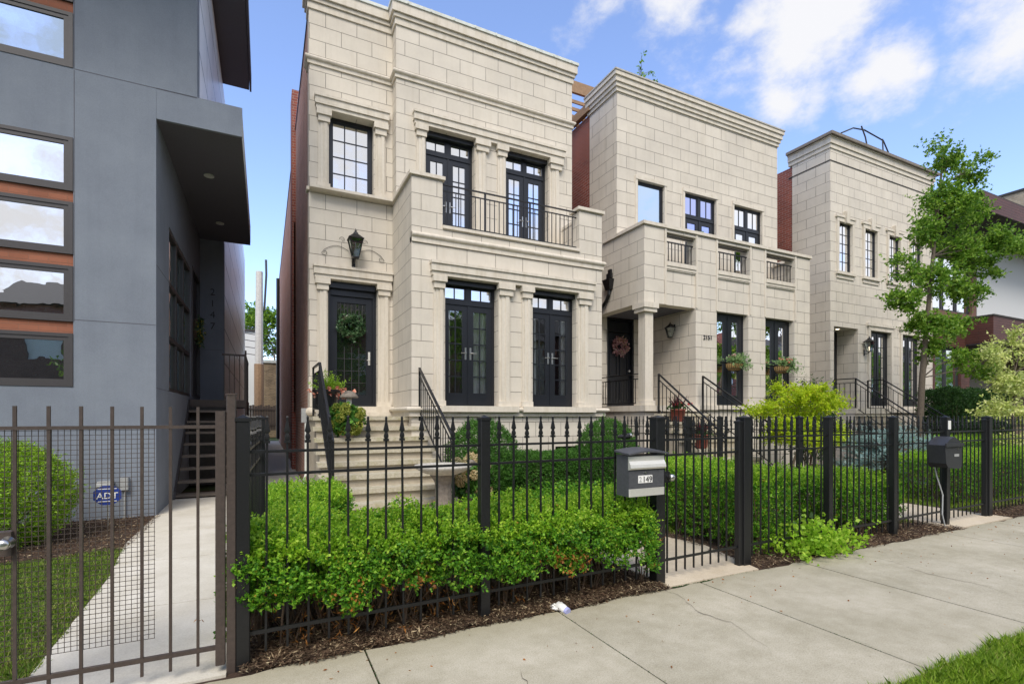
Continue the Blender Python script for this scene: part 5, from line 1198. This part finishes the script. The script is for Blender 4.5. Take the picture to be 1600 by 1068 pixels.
# brown gate at the left
th = thing('brown_gate', (-.28, 3.42, 0), 'brown metal gate with wire mesh and a brass knob at the left edge', 'gate')
gp = post_mesh(.026, 1.56, 'brown_paint', 'bar'); gst = post_mesh(.05, 1.56, 'brown_paint', 'stile')
yg = 3.42; MB().box(-1.36, -.235, yg - .010, yg + .010, 1.430, 1.449).build('rail', 'brown_paint', th); MB().box(-1.36, -.235, yg - .011, yg + .011, .138, .162).build('rail', 'brown_paint', th)
for i in range(8):
    x = -.344 - .1325 * i; v = MB().box(x - .0072, x + .0072, yg - .0072, yg + .0072, .06, 1.553); v.build('bar', 'brown_paint', th)
MB().cbox(-.256, -.205, yg - .025, yg + .025, .05, 1.53).build('stile', 'brown_paint', th); MB().cbox(-1.41, -1.36, yg - .025, yg + .025, .05, 1.53).build('stile', 'brown_paint', th)
mb = MB(); x1m = -.555
for i in range(32): x = x1m - .0262 * i; mb.box(x - .0013, x + .0013, yg + .016, yg + .0186, .255, 1.43)
for j in range(46): z = .255 + .026 * j; mb.box(-1.36, x1m + .003, yg + .0187, yg + .0213, z - .0013, z + .0013)
mb.build('mesh_screen', 'brown_paint', th)
mb = MB(); mb.box(-1.30, -1.142, yg - .035, yg + .03, .80, .92); mb.build('lock_box', 'brown_paint', th)
k = Vector((-1.155, yg - .035, .868)); mb = MB(); mb.tube([k, k + Vector((0, -.012, 0)), k + Vector((0, -.03, 0)), k + Vector((0, -.045, 0)), k + Vector((0, -.06, 0)), k + Vector((0, -.068, 0))], [.032, .014, .014, .028, .026, .012], 16); mb.build('knob', 'steel', th, smooth=True)
th = thing('gate_post', (-.175, 3.43, 0), 'brown square post between the brown gate and the black corner post', 'post')
MB().cbox(-.20, -.152, 3.40, 3.455, -.05, 1.625).build('post_shaft', 'brown_paint', th); MB().cbox(-.204, -.148, 3.396, 3.459, 1.625, 1.635).build('cap', 'brown_paint', th)
# mailboxes
th = thing('mailbox', (2.88, 3.44, .84), 'dark grey steel mailbox with silver bands numbered 2149 on the gate post', 'mailbox')
x0, x1, y0, y1, z0, z1 = 2.69, 3.065, 3.31, 3.475, .835, 1.175
MB().box(x0, x1, y0 + .012, y1, z0, z1).build('box_body', 'mailbox_paint', th)
mb = MB(); n = 9; vs = []
for i in range(n + 1):
    x = x0 - .02 + (x1 - x0 + .05) * i / n; zt = z1 + .004 + .022 * math.sin(math.pi * i / n)
    vs += [(x, y0 - .03, zt), (x, y1 + .005, zt + .02), (x, y0 - .03, zt + .014), (x, y1 + .005, zt + .034)]
mb.add(vs, [f for i in range(n) for f in ((4 * i, 4 * i + 4, 4 * i + 5, 4 * i + 1), (4 * i + 2, 4 * i + 3, 4 * i + 7, 4 * i + 6), (4 * i, 4 * i + 2, 4 * i + 6, 4 * i + 4), (4 * i + 1, 4 * i + 5, 4 * i + 7, 4 * i + 3))] + [(0, 1, 3, 2), (4 * n, 4 * n + 2, 4 * n + 3, 4 * n + 1)])
mb.build('lid', 'mailbox_paint', th)
mb = MB(); pr = [(y0 + .012, 1.055), (y0 - .012, 1.060), (y0 - .024, 1.075), (y0 - .018, 1.10), (y0 + .0, 1.13), (y0 + .002, 1.168), (y0 + .012, 1.168)]
vs = [(x, y, z) for x in (x0, x1 + .004) for y, z in pr]; k = len(pr); mb.add(vs, [tuple(range(k)), tuple(range(k, 2 * k))[::-1]] + [(i, (i + 1) % k, (i + 1) % k + k, i + k) for i in range(k)])
mb.build('slot_flap', 'brushed_steel', th)
MB().box(x0 + .002, x1, y0 + .001, y0 + .011, .905, 1.05).build('front_panel', 'mailbox_paint', th)
MB().cbox(x0 + .001, x1 + .002, y0 - .006, y0 + .011, .836, .900, ch=.005).build('lower_band', 'brushed_steel', th)
pl = MB().box(2.785, 2.935, y0 - .003, y0 + .0005, .945, 1.008).build('number_plate', 'number_white', th)
text_on('number', '149', .070, Fs(y0 - .003), 2.880, .002, .952, 'dark_plastic', pl, .0015); text_on('faded_digit', '2', .062, Fs(y0 - .003), 2.806, .002, .956, 'grey_plastic', pl, .001)
MB().tube([(2.86, y0 + .002, 1.03), (2.86, y0 - .008, 1.03)], .008, 10).build('lock', 'steel', th)
mb = MB(); mb.tube([(3.085, 3.40, 1.06), (3.10, 3.39, 1.06)], .012, 8); mb.build('hinge', 'steel', th)
MB().box(2.75, 3.14, 3.476, 3.50, 1.0, 1.03).build('bracket', 'fence_paint', th)
th = thing('mailbox', (8.33, 3.56, .85), 'dark round-topped plastic mailbox on the fence post of the farther gate', 'mailbox')
mb = MB(); xa, xb = 8.02, 8.42; ya, yb = 3.45, 3.66
prof = [(xa, .88), (xa + .05, .82), (xb - .03, .80), (xb, .84), (xb + .0, 1.12), (xb - .04, 1.15), (xa + .22, 1.23), (xa + .10, 1.20), (xa - .03, 1.12)]
vs = [(x, ya, z) for x, z in prof] + [(x, yb, z) for x, z in prof]; k = len(prof); mb.add(vs, [tuple(range(k)), tuple(range(k, 2 * k))[::-1]] + [(i, (i + 1) % k, (i + 1) % k + k, i + k) for i in range(k)])
mb.build('box_body', 'dark_plastic', th)
mb = MB(); mb.cbox(xa - .04, xb + .02, ya - .02, ya - .001, 1.10, 1.145); mb.build('door_lip', 'dark_plastic', th)
MB().box(8.22, 8.34, ya - .004, ya - .001, .965, 1.0).build('name_plate', 'grey_plastic', th); MB().tube([(8.30, ya, 1.07), (8.30, ya - .012, 1.07)], .010, 8).build('lock', 'steel', th)
MB().tube([(8.10, 3.62, .85), (8.12, 3.60, .70), (8.16, 3.55, .45), (8.08, 3.52, .2), (8.1, 3.5, .05)], .008, 6).build('cable', 'grey_plastic', th)
MB().box(8.47, 8.54, 3.62, 3.625, 1.32, 1.44).build('name_tag', 'white_paint', thing('post_tag', (8.5, 3.62, 1.32), 'small white tag fixed near the top of the farther gate post', 'tag'))
# hose tap glint / garden light seen through the fence
th = thing('garden_spotlight', (5.1, 6.4, .9), 'small round silver garden spotlight on a stem behind the iron fence', 'garden light')
MB().tube([(5.1, 6.4, 0), (5.1, 6.4, 1.18)], .012, 6).build('stem', 'black_metal', th); MB().tube([(4.98, 6.4, 1.18), (5.10, 6.38, 1.18), (5.17, 6.36, 1.19)], [.02, .045, .05], 10).build('head', 'black_metal', th); MB().tube([(5.17, 6.36, 1.19), (5.20, 6.355, 1.19)], .045, 12).build('lens', 'steel', th)
plain('cuff_cloth', (.38, .40, .68), .8)
# crumpled glove on the sidewalk edge
th = thing('glove', (2.06, 3.36, .0), 'crumpled white and blue work glove lying at the edge of the sidewalk', 'glove')
mb = MB(); gx, gy = 2.06, 3.37
for i, (dx, dy, l) in enumerate([(-.035, .01, .05), (-.015, .03, .07), (.01, .035, .075), (.03, .03, .065)]): mb.tube([(gx + dx, gy, .014), (gx + dx * 1.4, gy + dy + .01, .03), (gx + dx * 1.9 + .01, gy + l, .016)], [.011, .011, .007], 7)
mb.tube([(gx - .03, gy - .02, .014), (gx - .06, gy - .005, .02), (gx - .07, gy + .015, .012)], [.012, .010, .007], 7)
mb.tube([(gx + .015, gy - .09, .012), (gx + .01, gy - .04, .022), (gx, gy + .01, .022), (gx, gy + .03, .014)], [.026, .032, .038, .02], 9)
mb.build('glove_body', 'white_paint', th, smooth=True); MB().tube([(gx + .018, gy - .098, .013), (gx + .013, gy - .075, .018)], [.027, .029], 10).build('cuff', 'cuff_cloth', th)

# ------------------------------------------------------------------ alley end between the houses
t_ = thing('garage', (0, 40, 0), 'tan rubble-walled garage at the far end of the gangway', 'garage')
MB().box(-.1, 3, 40, 46, 0, 5.3).build('brick_wall', 'rubble_brick', t_); MB().box(-.15, 3, 39.9, 46, 5.3, 5.5).build('coping', 'white_metal', t_)
t_ = thing('shed', (-1.5, 41, 0), 'pale cream building beside the utility pole at the end of the gangway', 'building')
MB().box(-6, -.6, 41, 46, 0, 7.6).build('wall', 'white_stucco', t_); MB().box(-6.1, -.5, 40.9, 46, 7.6, 7.75).build('roof_edge', 'dark_roof', t_)
t_ = thing('board_fence', (.3, 36, 0), 'dark weathered board fence closing the end of the gangway', 'fence')
for i in range(22): x = -1.0 + .15 * i; MB().box(x, x + .138, 36, 36.02, .6, 2.15 + .04 * (i % 3)).build('board', 'grey_wood', t_)
MB().box(-1.0, 2.3, 35.95, 36.0, .9, 1.0).box(-1, 2.3, 35.95, 36, 1.9, 2.0).build('rails', 'grey_wood', t_)
t_ = thing('utility_pole', (-.32, 38, 0), 'tall pale wooden utility pole with wires behind the gangway', 'utility pole')
MB().tube([(-.32, 38, 0), (-.32, 38, 5)], .30, 10).build('lower_shaft', 'warm_wood', t_); MB().tube([(-.32, 38, 5), (-.30, 38, 11.2)], [.26, .22], 10).build('upper_shaft', 'pole_wood', t_)
mb = MB(); mb.tube([(.0, 37.9, 8.6), (.12, 37.8, 11.0), (.10, 37.8, 12.0)], .07, 6); mb.build('conduit', 'dark_plastic', t_)
mb = MB()
for k in range(5): z = 5.6 + .45 * k; mb.tube([(-3, 38, z + .3), (-.5, 38, z), (3.5, 38.5, z - .2 + .1 * k)], .03, 4)
mb.build('wires', 'dark_plastic', t_)
tree('alley_tree', (1.0, 50, 0), [(1, 50, 4), (.8, 50, 7)], .25, [((.2, 50, 8.5), (2.6, 2, 1.8), 1.2), ((-1.8, 50, 8.0), (2, 2, 1.6), 1), ((2.4, 50, 8.4), (2, 2, 1.8), 1), ((0, 50, 10), (1.8, 1.5, 1.2), .8)], 'leafy tree showing over the garage at the end of the gangway', 'leaf_pear', ll=.22, lw=.16, n_per=420, nl=7, L=.4)

# ------------------------------------------------------------------ planting
hedge('front_hedge', (-.19, 3.10, 3.375, 4.28, .12, .70), 'long green hedge growing through the iron fence left of the steel mailbox', 'hedge', dens=2300, brown=.25, amp=.11, gaps=.38, nl=9, ll=.028, lw=.016, L=.07, rmin=.2, undercut=.33)
hedge('boundary_hedge', (.03, .86, 5.75, 7.0, .05, .64), 'bright green clipped hedge block at the foot of the left stair rail', 'hedge', dens=1100, ll=.028, lw=.015, ph=2)
hedge('boundary_hedge', (.03, .55, 4.5, 5.55, .05, .60), 'small green hedge block between the long fence hedge and the one by the steps', 'hedge', dens=1300, ll=.028, lw=.015, ph=12)
hedge('gate_hedge', (4.70, 5.40, 3.74, 5.9, .04, .86), 'block of green hedge just right of the garden gate', 'hedge', dens=1100, ph=3, amp=.07)
hedge('setback_hedge', (5.75, 7.0, 4.9, 5.6, .05, .70), 'darker hedge set back between the gate hedge and the broad rounded one', 'hedge', mat='leaf_boxwood', dens=900, ph=15, amp=.08, undercut=.42)
hedge('clipped_hedge', (6.35, 7.6, 3.74, 4.75, .14, .70), 'broad rounded green hedge just left of the farther gate', 'hedge', dens=1100, ph=5, amp=.08, gaps=.2)
hedge('back_hedge', (5.6, 6.9, 5.6, 6.6, .05, .72), 'dark leafy hedge farther back behind the garden gate', 'hedge', mat='leaf_boxwood', tips='leaf_tips', dens=700, ph=6)
globe('boxwood_globe', (3.42, 8.15, .74), (.62, .6, .68), 'round dark boxwood to the right of the stair railing', 'shrub', L=.05, n=6500, ph=1)
globe('boxwood_globe', (6.22, 8.35, .72), (.62, .55, .70), 'round dark boxwood at the right corner of the middle house', 'shrub', L=.05, n=6500, ph=2)
hedge('foundation_hedge', (4.0, 5.7, 8.3, 8.9, .05, .78), 'low dark hedge between the two round boxwoods', 'hedge', mat='leaf_boxwood', tips=None, dens=1800, ph=7, L=.05)
globe('globe_arborvitae', (-2.86, 7.9, .56), (.74, .72, .58), 'big rounded lime-green arborvitae behind the brown gate', 'shrub', mat='leaf_arborvitae', n=4200, ll=.04, lw=.013, nl=12, L=.11, ph=3)
hedge('neighbour_hedge', (10.4, 15.2, 4.3, 5.3, .05, .78), 'yellow-green hedge behind the fence at the right edge', 'hedge', dens=650, ph=8)
hedge('neighbour_hedge', (13.9, 17.5, 5.9, 6.8, .05, .95), 'second darker hedge behind the yellow-green one at the right edge', 'hedge', mat='leaf_boxwood', tips='leaf_tips', dens=500, ph=9)
hedge('yew_hedge', (18.2, 21.8, 7.6, 8.6, .1, 2.25), 'dark yew hedge under the window of the modern brick house', 'hedge', mat='leaf_yew', tips=None, dens=500, ll=.05, lw=.02, ph=10, amp=.12)
# low variegated plants spilling through the fence
def clump(name, cx, cy, rx, ry, h, n, mat, label, ll=.05, lw=.032, nl=9, L=.16, cat='plant', kind=None, z0=0):
    p = np.stack([cx + rng.normal(size=n) * rx * .5, cy + rng.normal(size=n) * ry * .5, z0 + rng.random(n) * h * .4], 1); d = unit(np.stack([(p[:, 0] - cx) / rx * .7, (p[:, 1] - cy) / ry * .7, np.full(n, .8)], 1) + rng.normal(size=(n, 3)) * .4)
    o = leafobj(name, sprigs(p, d, nl, L + h * .4, ll, lw, spread=.8), mat); tag(o, label, cat, kind=kind); return o
clump('euonymus_plant', 5.45, 3.56, .50, .20, .24, 300, 'leaf_tips', 'low lime-green plant spilling under the fence onto the sidewalk', ll=.055, lw=.035)
clump('hosta_plant', 5.6, 4.35, .35, .3, .3, 120, 'leaf_hosta', 'pale variegated plant in the gap between two hedges', ll=.10, lw=.06)
clump('groundcover', 4.9, 7.4, 1.5, .6, .20, 900, 'leaf_euonymus', 'low leafy groundcover in front of the round boxwoods', ll=.05, lw=.04, kind='stuff', cat='groundcover')
# lime Japanese maple
tree('japanese_maple', (9.95, 6.9, 0), [(9.9, 6.9, .5), (10.05, 6.85, 1.0)], .045, [((9.6, 6.8, 1.55), (.75, .6, .30), 1.4), ((10.5, 6.9, 1.65), (.75, .6, .32), 1.4), ((10.0, 6.8, 1.95), (.7, .55, .22), 1.1), ((9.2, 6.7, 1.15), (.5, .5, .25), .9), ((10.95, 6.9, 1.25), (.5, .5, .25), .9), ((10.1, 6.5, 1.15), (.7, .4, .25), 1)],
     'spreading lime-green Japanese maple in front of the house with basket window boxes', 'leaf_maple', ll=.045, lw=.028, n_per=520, nl=10, L=.16, limb=.03, droop=.25, sub=8, spread=1.0)
globe('dark_conifer', (11.9, 7.9, 1.35), (.5, .5, .85), 'small dark twisted conifer behind the lime maple', 'shrub', mat='leaf_yew', n=700, ll=.07, lw=.02, L=.16, amp=.3)
# blue spruce
th = thing('blue_spruce', (11.6, 5.9, 0), 'spreading dwarf blue spruce behind the fence of the neighbour garden', 'shrub'); mb = MB(); cs, ds = [], []
for i in range(110):
    a = random.uniform(0, 2 * math.pi); r_ = random.uniform(.5, 1.1); h = random.uniform(.25, 1.3); b0 = Vector((11.6, 5.9, h * .5)); e = Vector((11.6 + math.cos(a) * 1.75 * r_ * (1.15 - h * .45), 5.9 + math.sin(a) * 1.0 * r_ * (1.15 - h * .4), h + random.uniform(-.05, .1)))
    m_ = b0.lerp(e, .5) + Vector((0, 0, .08)); mb.tube([b0, m_, e], [.02, .012, .006], 5, False)
    for k in range(16):
        q = m_.lerp(e, random.uniform(0, 1)); s_ = Vector((random.uniform(-.16, .16), random.uniform(-.16, .16), random.uniform(-.02, .07))); cs.append(tuple(q)); ds.append(tuple(s_.normalized()))
mb.build('branches', 'twig', th); cs, ds = np.array(cs), np.array(ds)
leafobj('needles', sprigs(cs, ds, 46, .17, .030, .008, spread=.75, taper=False), 'leaf_spruce', th)
# slender street-side tree
Lb = []
def PYw(x, y, Y):
    u = (x - 800) / 790.6; s, c = math.sin(R(YAW)), math.cos(R(YAW)); k = Y / (c - s * u); return (k * (s + c * u), Y, 1.5 + k * (650 - y) / 790.6)
for x, y, rw, rh, w, dY in [(1478, 245, .55, .6, .8, 0), (1520, 262, .45, .45, .6, .1), (1462, 300, .65, .6, 1.0, 0), (1510, 325, .9, .55, 1.4, -.2), (1440, 360, .75, .5, 1.1, .1), (1498, 385, 1.0, .5, 1.6, 0), (1550, 372, .9, .45, 1.3, -.2), (1585, 382, .7, .35, .8, -.2), (1420, 420, .5, .4, .6, 0), (1530, 415, .9, .4, 1.1, .1),
                          (1465, 440, .9, .5, 1.3, 0), (1412, 470, .5, .3, .5, 0), (1510, 455, .7, .35, .8, 0), (1440, 500, .8, .4, .9, 0), (1490, 510, .7, .35, .8, 0), (1450, 545, .6, .3, .5, 0), (1500, 560, .7, .3, .5, 0), (1530, 580, .5, .3, .35, 0), (1402, 480, .3, .2, .25, 0)]:
    Lb.append((PYw(x, y, 6.5 + dY), (rw * .9, .34, rh * .75), w))
bx0 = PYw(1437, 750, 6.5)[0]
tree('ornamental_pear', (bx0, 6.5, 0), [(bx0 + .02, 6.5, 1.4), PYw(1441, 590, 6.5), PYw(1445, 540, 6.5), PYw(1449, 500, 6.5), PYw(1453, 450, 6.5), PYw(1458, 400, 6.5), PYw(1463, 350, 6.5), PYw(1468, 300, 6.5), PYw(1474, 240, 6.5)], .075, Lb, 'slender young tree with an open green crown rising in front of the farthest limestone house', 'leaf_pear', bark='dark_bark', ll=.08, lw=.05, n_per=260, nl=7, L=.20, limb=.016, droop=.15, sub=9)
# variegated dogwood at the right edge
VL = [(PYw(x + 12, y, 5.9), (rw * .8, .3, rh * .8), w) for x, y, rw, rh, w in [(1545, 560, .35, .35, .7), (1590, 545, .4, .4, .8), (1560, 600, .6, .35, 1.2), (1605, 595, .5, .4, 1), (1540, 640, .6, .25, 1.1), (1590, 645, .6, .3, 1.1), (1560, 530, .15, .25, .3), (1630, 560, .5, .5, 1), (1650, 620, .5, .5, 1), (1570, 690, .6, .25, .9)]]
vb = PYw(1585, 760, 5.9)[0]
tree('variegated_dogwood', (vb, 5.9, 0), [(vb, 5.9, .6), (vb - .1, 5.9, 1.4), (vb, 5.9, 2.6)], .05, VL, 'cream and green variegated shrub at the right edge of the photo', 'leaf_variegated', bark='dark_bark', ll=.085, lw=.04, n_per=200, nl=7, L=.26, limb=.014, droop=.05, sub=7)
tree('garden_tree', (27.5, 7.0, 0), [(27.5, 7, 2)], .08, [((27.3, 7, 2.6), (1.2, 1, .8), 1.2), ((28.6, 7, 3.0), (1.3, 1, .9), 1.2)], 'dark green tree behind the variegated shrub near the modern house porch', 'leaf_pear', ll=.09, lw=.06, n_per=300)

# ------------------------------------------------------------------ grass, mulch
def blades(name, x0, x1, y0, y1, n, h, w, label, mask=None, z=0, mat='grass_blade'):
    x = x0 + rng.random(n) * (x1 - x0); y = y0 + rng.random(n) * (y1 - y0)
    if mask is not None: k = mask(x, y); x, y = x[k], y[k]
    n = len(x); a = rng.random(n) * 2 * math.pi; hh = h * (.5 + rng.random(n)) * (1 + .3 * np.sin(x * 7) * np.cos(y * 9)); ln = rng.normal(size=(n, 2)) * hh[:, None] * .45
    b = np.stack([x, y, np.full(n, z)], 1); s_ = np.stack([np.cos(a), np.sin(a), np.zeros(n)], 1) * w / 2
    t_ = b + np.stack([ln[:, 0], ln[:, 1], hh], 1); m_ = b + np.stack([ln[:, 0] * .35, ln[:, 1] * .35, hh * .6], 1)
    v = np.stack([b - s_, b + s_, m_ + s_ * .8, t_, m_ - s_ * .8], axis=1).reshape(-1, 3); f = np.arange(n * 5).reshape(-1, 5)
    o = mkobj(name, v, f, mat); o['kind'] = 'stuff'; o['label'] = label; o['category'] = 'grass'; return o
blades('parkway_grass', 2.4, 7.5, .55, 1.63, 90000, .055, .0042, 'short green grass between the sidewalk and the street at the lower right', mask=lambda x, y: (y < 1.60 + .018 * np.sin(x * 9) + .012 * np.sin(x * 31)), z=-.02)
blades('side_lawn', -4.2, -1.15, 3.36, 7.1, 90000, .034, .006, 'patchy lawn behind the brown gate beside the grey house', mat='lawn_blade', mask=lambda x, y: (x < np.where(y < 5.9, -1.20 - .04 * (y - 3.4), -1.30 - .12 * (y - 5.9)) + .02 * np.sin(y * 13)) & (y < 6.95 + .12 * np.sin(x * 3)), z=-.015)
blades('garden_lawn', 3.3, 6.8, 4.9, 8.3, 50000, .06, .007, 'lawn behind the hedges of the middle garden', mask=lambda x, y: (x > 4.7) | (y > 6.0) & (x > 3.0), z=-.01)
blades('neighbour_lawn', 7.2, 18, 3.85, 8.5, 70000, .055, .009, 'lawn of the neighbour garden seen through the fence', mask=lambda x, y: ((x < 8.3) | (x > 10)) & (y > 3.95), z=-.01)
def chips(name, xf, n, label):
    x, y = xf; n = len(x); c = np.stack([x, y, .002 + rng.random(n) * .03], 1)
    a = rng.random(n) * 2 * math.pi; l = .008 + rng.random(n) ** 2 * .030; w = .002 + rng.random(n) * .004; tl = rng.normal(size=n) * .28
    d = np.stack([np.cos(a) * np.cos(tl), np.sin(a) * np.cos(tl), np.sin(tl)], 1); s_ = unit(np.stack([-np.sin(a), np.cos(a), rng.normal(size=n) * .4], 1)) * w[:, None]
    v = np.stack([c - d * l[:, None], c - d * l[:, None] * .1 + s_, c + d * l[:, None], c + d * l[:, None] * .1 - s_], 1).reshape(-1, 3)
    o = leafobj(name, v, 'mulch_chip'); o['kind'] = 'stuff'; o['label'] = label; o['category'] = 'mulch'; return o
def strip(n, a, b, extra=.0):
    x = a + rng.random(n) * (b - a); e = 3.33 + .012 * x - .05 * np.abs(np.sin(x * 4.7)) * rng.random(n); y = e + rng.random(n) ** 1.2 * (.75 + extra); k = ~(((x > 3.18) & (x < 4.42)) | ((x > 8.4) & (x < 9.9))); return x[k], y[k]
chips('bark_mulch', strip(36000, -.13, 4), 0, 'brown bark mulch and dry needles under the fence along the sidewalk')
chips('bark_mulch', strip(22000, 4.4, 12), 0, 'brown bark mulch under the fence right of the garden gate')
x = -4 + rng.random(14000) * 2.6; y = 6.9 + rng.random(14000) * 2.3; chips('bark_mulch', (x, y), 0, 'brown bark mulch bed along the grey stucco wall')
x = 3.4 + rng.random(5000) * 1.3; y = 4.3 + rng.random(5000) * 1.0; k = x > 4.5; chips('bark_mulch', (x[k], y[k]), 0, 'small patch of mulch seen through the garden gate')
th = clump('dead_twigs', .75, 3.62, .8, .10, .22, 70, 'leaf_brown', 'dry brown twigs and withered leaves at the foot of the long hedge', ll=.05, lw=.006, nl=10, L=.22, kind='stuff')
x = rng.random(160) * 11 - .3; y = 1.8 + rng.random(160) ** .5 * 1.6; o = leafobj('litter_specks', sprigs(np.stack([x, y, np.full(160, .006)], 1), unit(rng.normal(size=(160, 3)) * np.array([1, 1, .05])), 1, .01, .022, .012, spread=.2), 'leaf_brown'); tag(o, 'dry leaf bits scattered over the sidewalk', 'leaf litter', kind='stuff')
# moss and weeds in the joints
px_, py_ = [], []
for xj in (.58, 2.03, 3.54):
    k = 240; q = rng.random(k); px_.append(xj + rng.normal(size=k) * .004); py_.append(1.7 + q * 1.66)
k = 500; q = rng.random(k) * 1.1; px_.append(3.22 + q); py_.append(3.375 + rng.normal(size=k) * .006)
o = leafobj('joint_moss', sprigs(np.stack([np.concatenate(px_), np.concatenate(py_), np.full(sum(map(len, px_)), -.01)], 1), unit(np.abs(rng.normal(size=(sum(map(len, px_)), 3)))), 3, .008, .010, .006), 'leaf_yew'); tag(o, 'moss growing in the joints of the sidewalk', 'moss', kind='stuff')

# ------------------------------------------------------------------ the far side of the street (behind the camera, seen in the glass)
FH = [(-9, 7.6, 7.4, 'dark_brick', 'brown brick house across the street, left of the red-roofed one'), (-.5, 7, 6.5, 'buff_brick', 'tan brick house with red roof across the street'), (8, 7, 9.0, 'red_brick', 'red brick house across the street'), (17, 7, 7.5, 'buff_brick', 'pale brick house across the street, right of the red brick one')]
FH += [(26 + 8.6 * k, 7.6, 8.2 + 1.3 * math.sin(k * 2.1), ('dark_brick', 'buff_brick', 'red_brick')[k % 3], 'brick house in the long row far down the other side of the street') for k in range(9)]
for i, (x, w, h, mat, lab) in enumerate(FH):
    t_ = thing('facing_house', (x, -17, 0), lab, 'house', 'brick houses far down the other side' if i > 3 else None)
    Ff = lambda u, o, z: (u, -17 + o, z); hs = [(x - 2.4, x - .9, 1.5, 3.3), (x + .9, x + 2.4, 1.5, 3.3), (x - 2.4, x - .9, 4.6, 6.2), (x + .9, x + 2.4, 4.6, 6.2)]
    mb = MB(); mb.panel(Ff, x - w / 2, x + w / 2, 0, h, .3, hs); mb.box(x - w / 2 + .01, x + w / 2 - .01, -27, -18, 0, h - .1); mb.build('wall', mat, t_)
    rz = h + 2.2; mb = MB(); mb.add([(x - w / 2 - .3, -16.5, h), (x + w / 2 + .3, -16.5, h), (x + w / 2 + .3, -27, h), (x - w / 2 - .3, -27, h), (x - w / 2 - .3, -21.5, rz), (x + w / 2 + .3, -21.5, rz)], [(0, 1, 5, 4), (2, 3, 4, 5), (0, 4, 3), (1, 2, 5), (0, 3, 2, 1)]); rf = mb.build('roof', 'dark_roof' if i != 1 else 'terracotta', t_)
    MB().box(x + 1.2, x + 2.0, -21, -20.2, h + 1, h + 3.4).build('chimney', mat, rf)
    for a, b, c_, d_ in hs: MB().box(a, b, -17.2, -17.15, c_, d_).build('window', 'white_paint', t_)
ST = [(-5.5, 7, 'street tree across the road near the brown brick house'), (3.8, 8, 'street tree across the road near the tan house'), (12.5, 8, 'street tree across the road near the red brick house')] + [(22 + 9 * k, 8, 'street tree in the row far down the other side of the road') for k in range(7)]
for x, h, lab in ST:
    tree('street_tree', (x, -11, 0), [(x, -11, 2.5), (x, -11, 5)], .16, [((x + random.uniform(-1, 1) * 1.3, -11 + random.uniform(-1, 1), h * random.uniform(.5, .95)), (1.4, 1.3, 1.1), 1) for _ in range(7)], lab, 'leaf_pear', ll=.16, lw=.11, n_per=260 if x < 20 else 160, nl=6, L=.35, group='street trees far down the other side' if x > 20 else None)
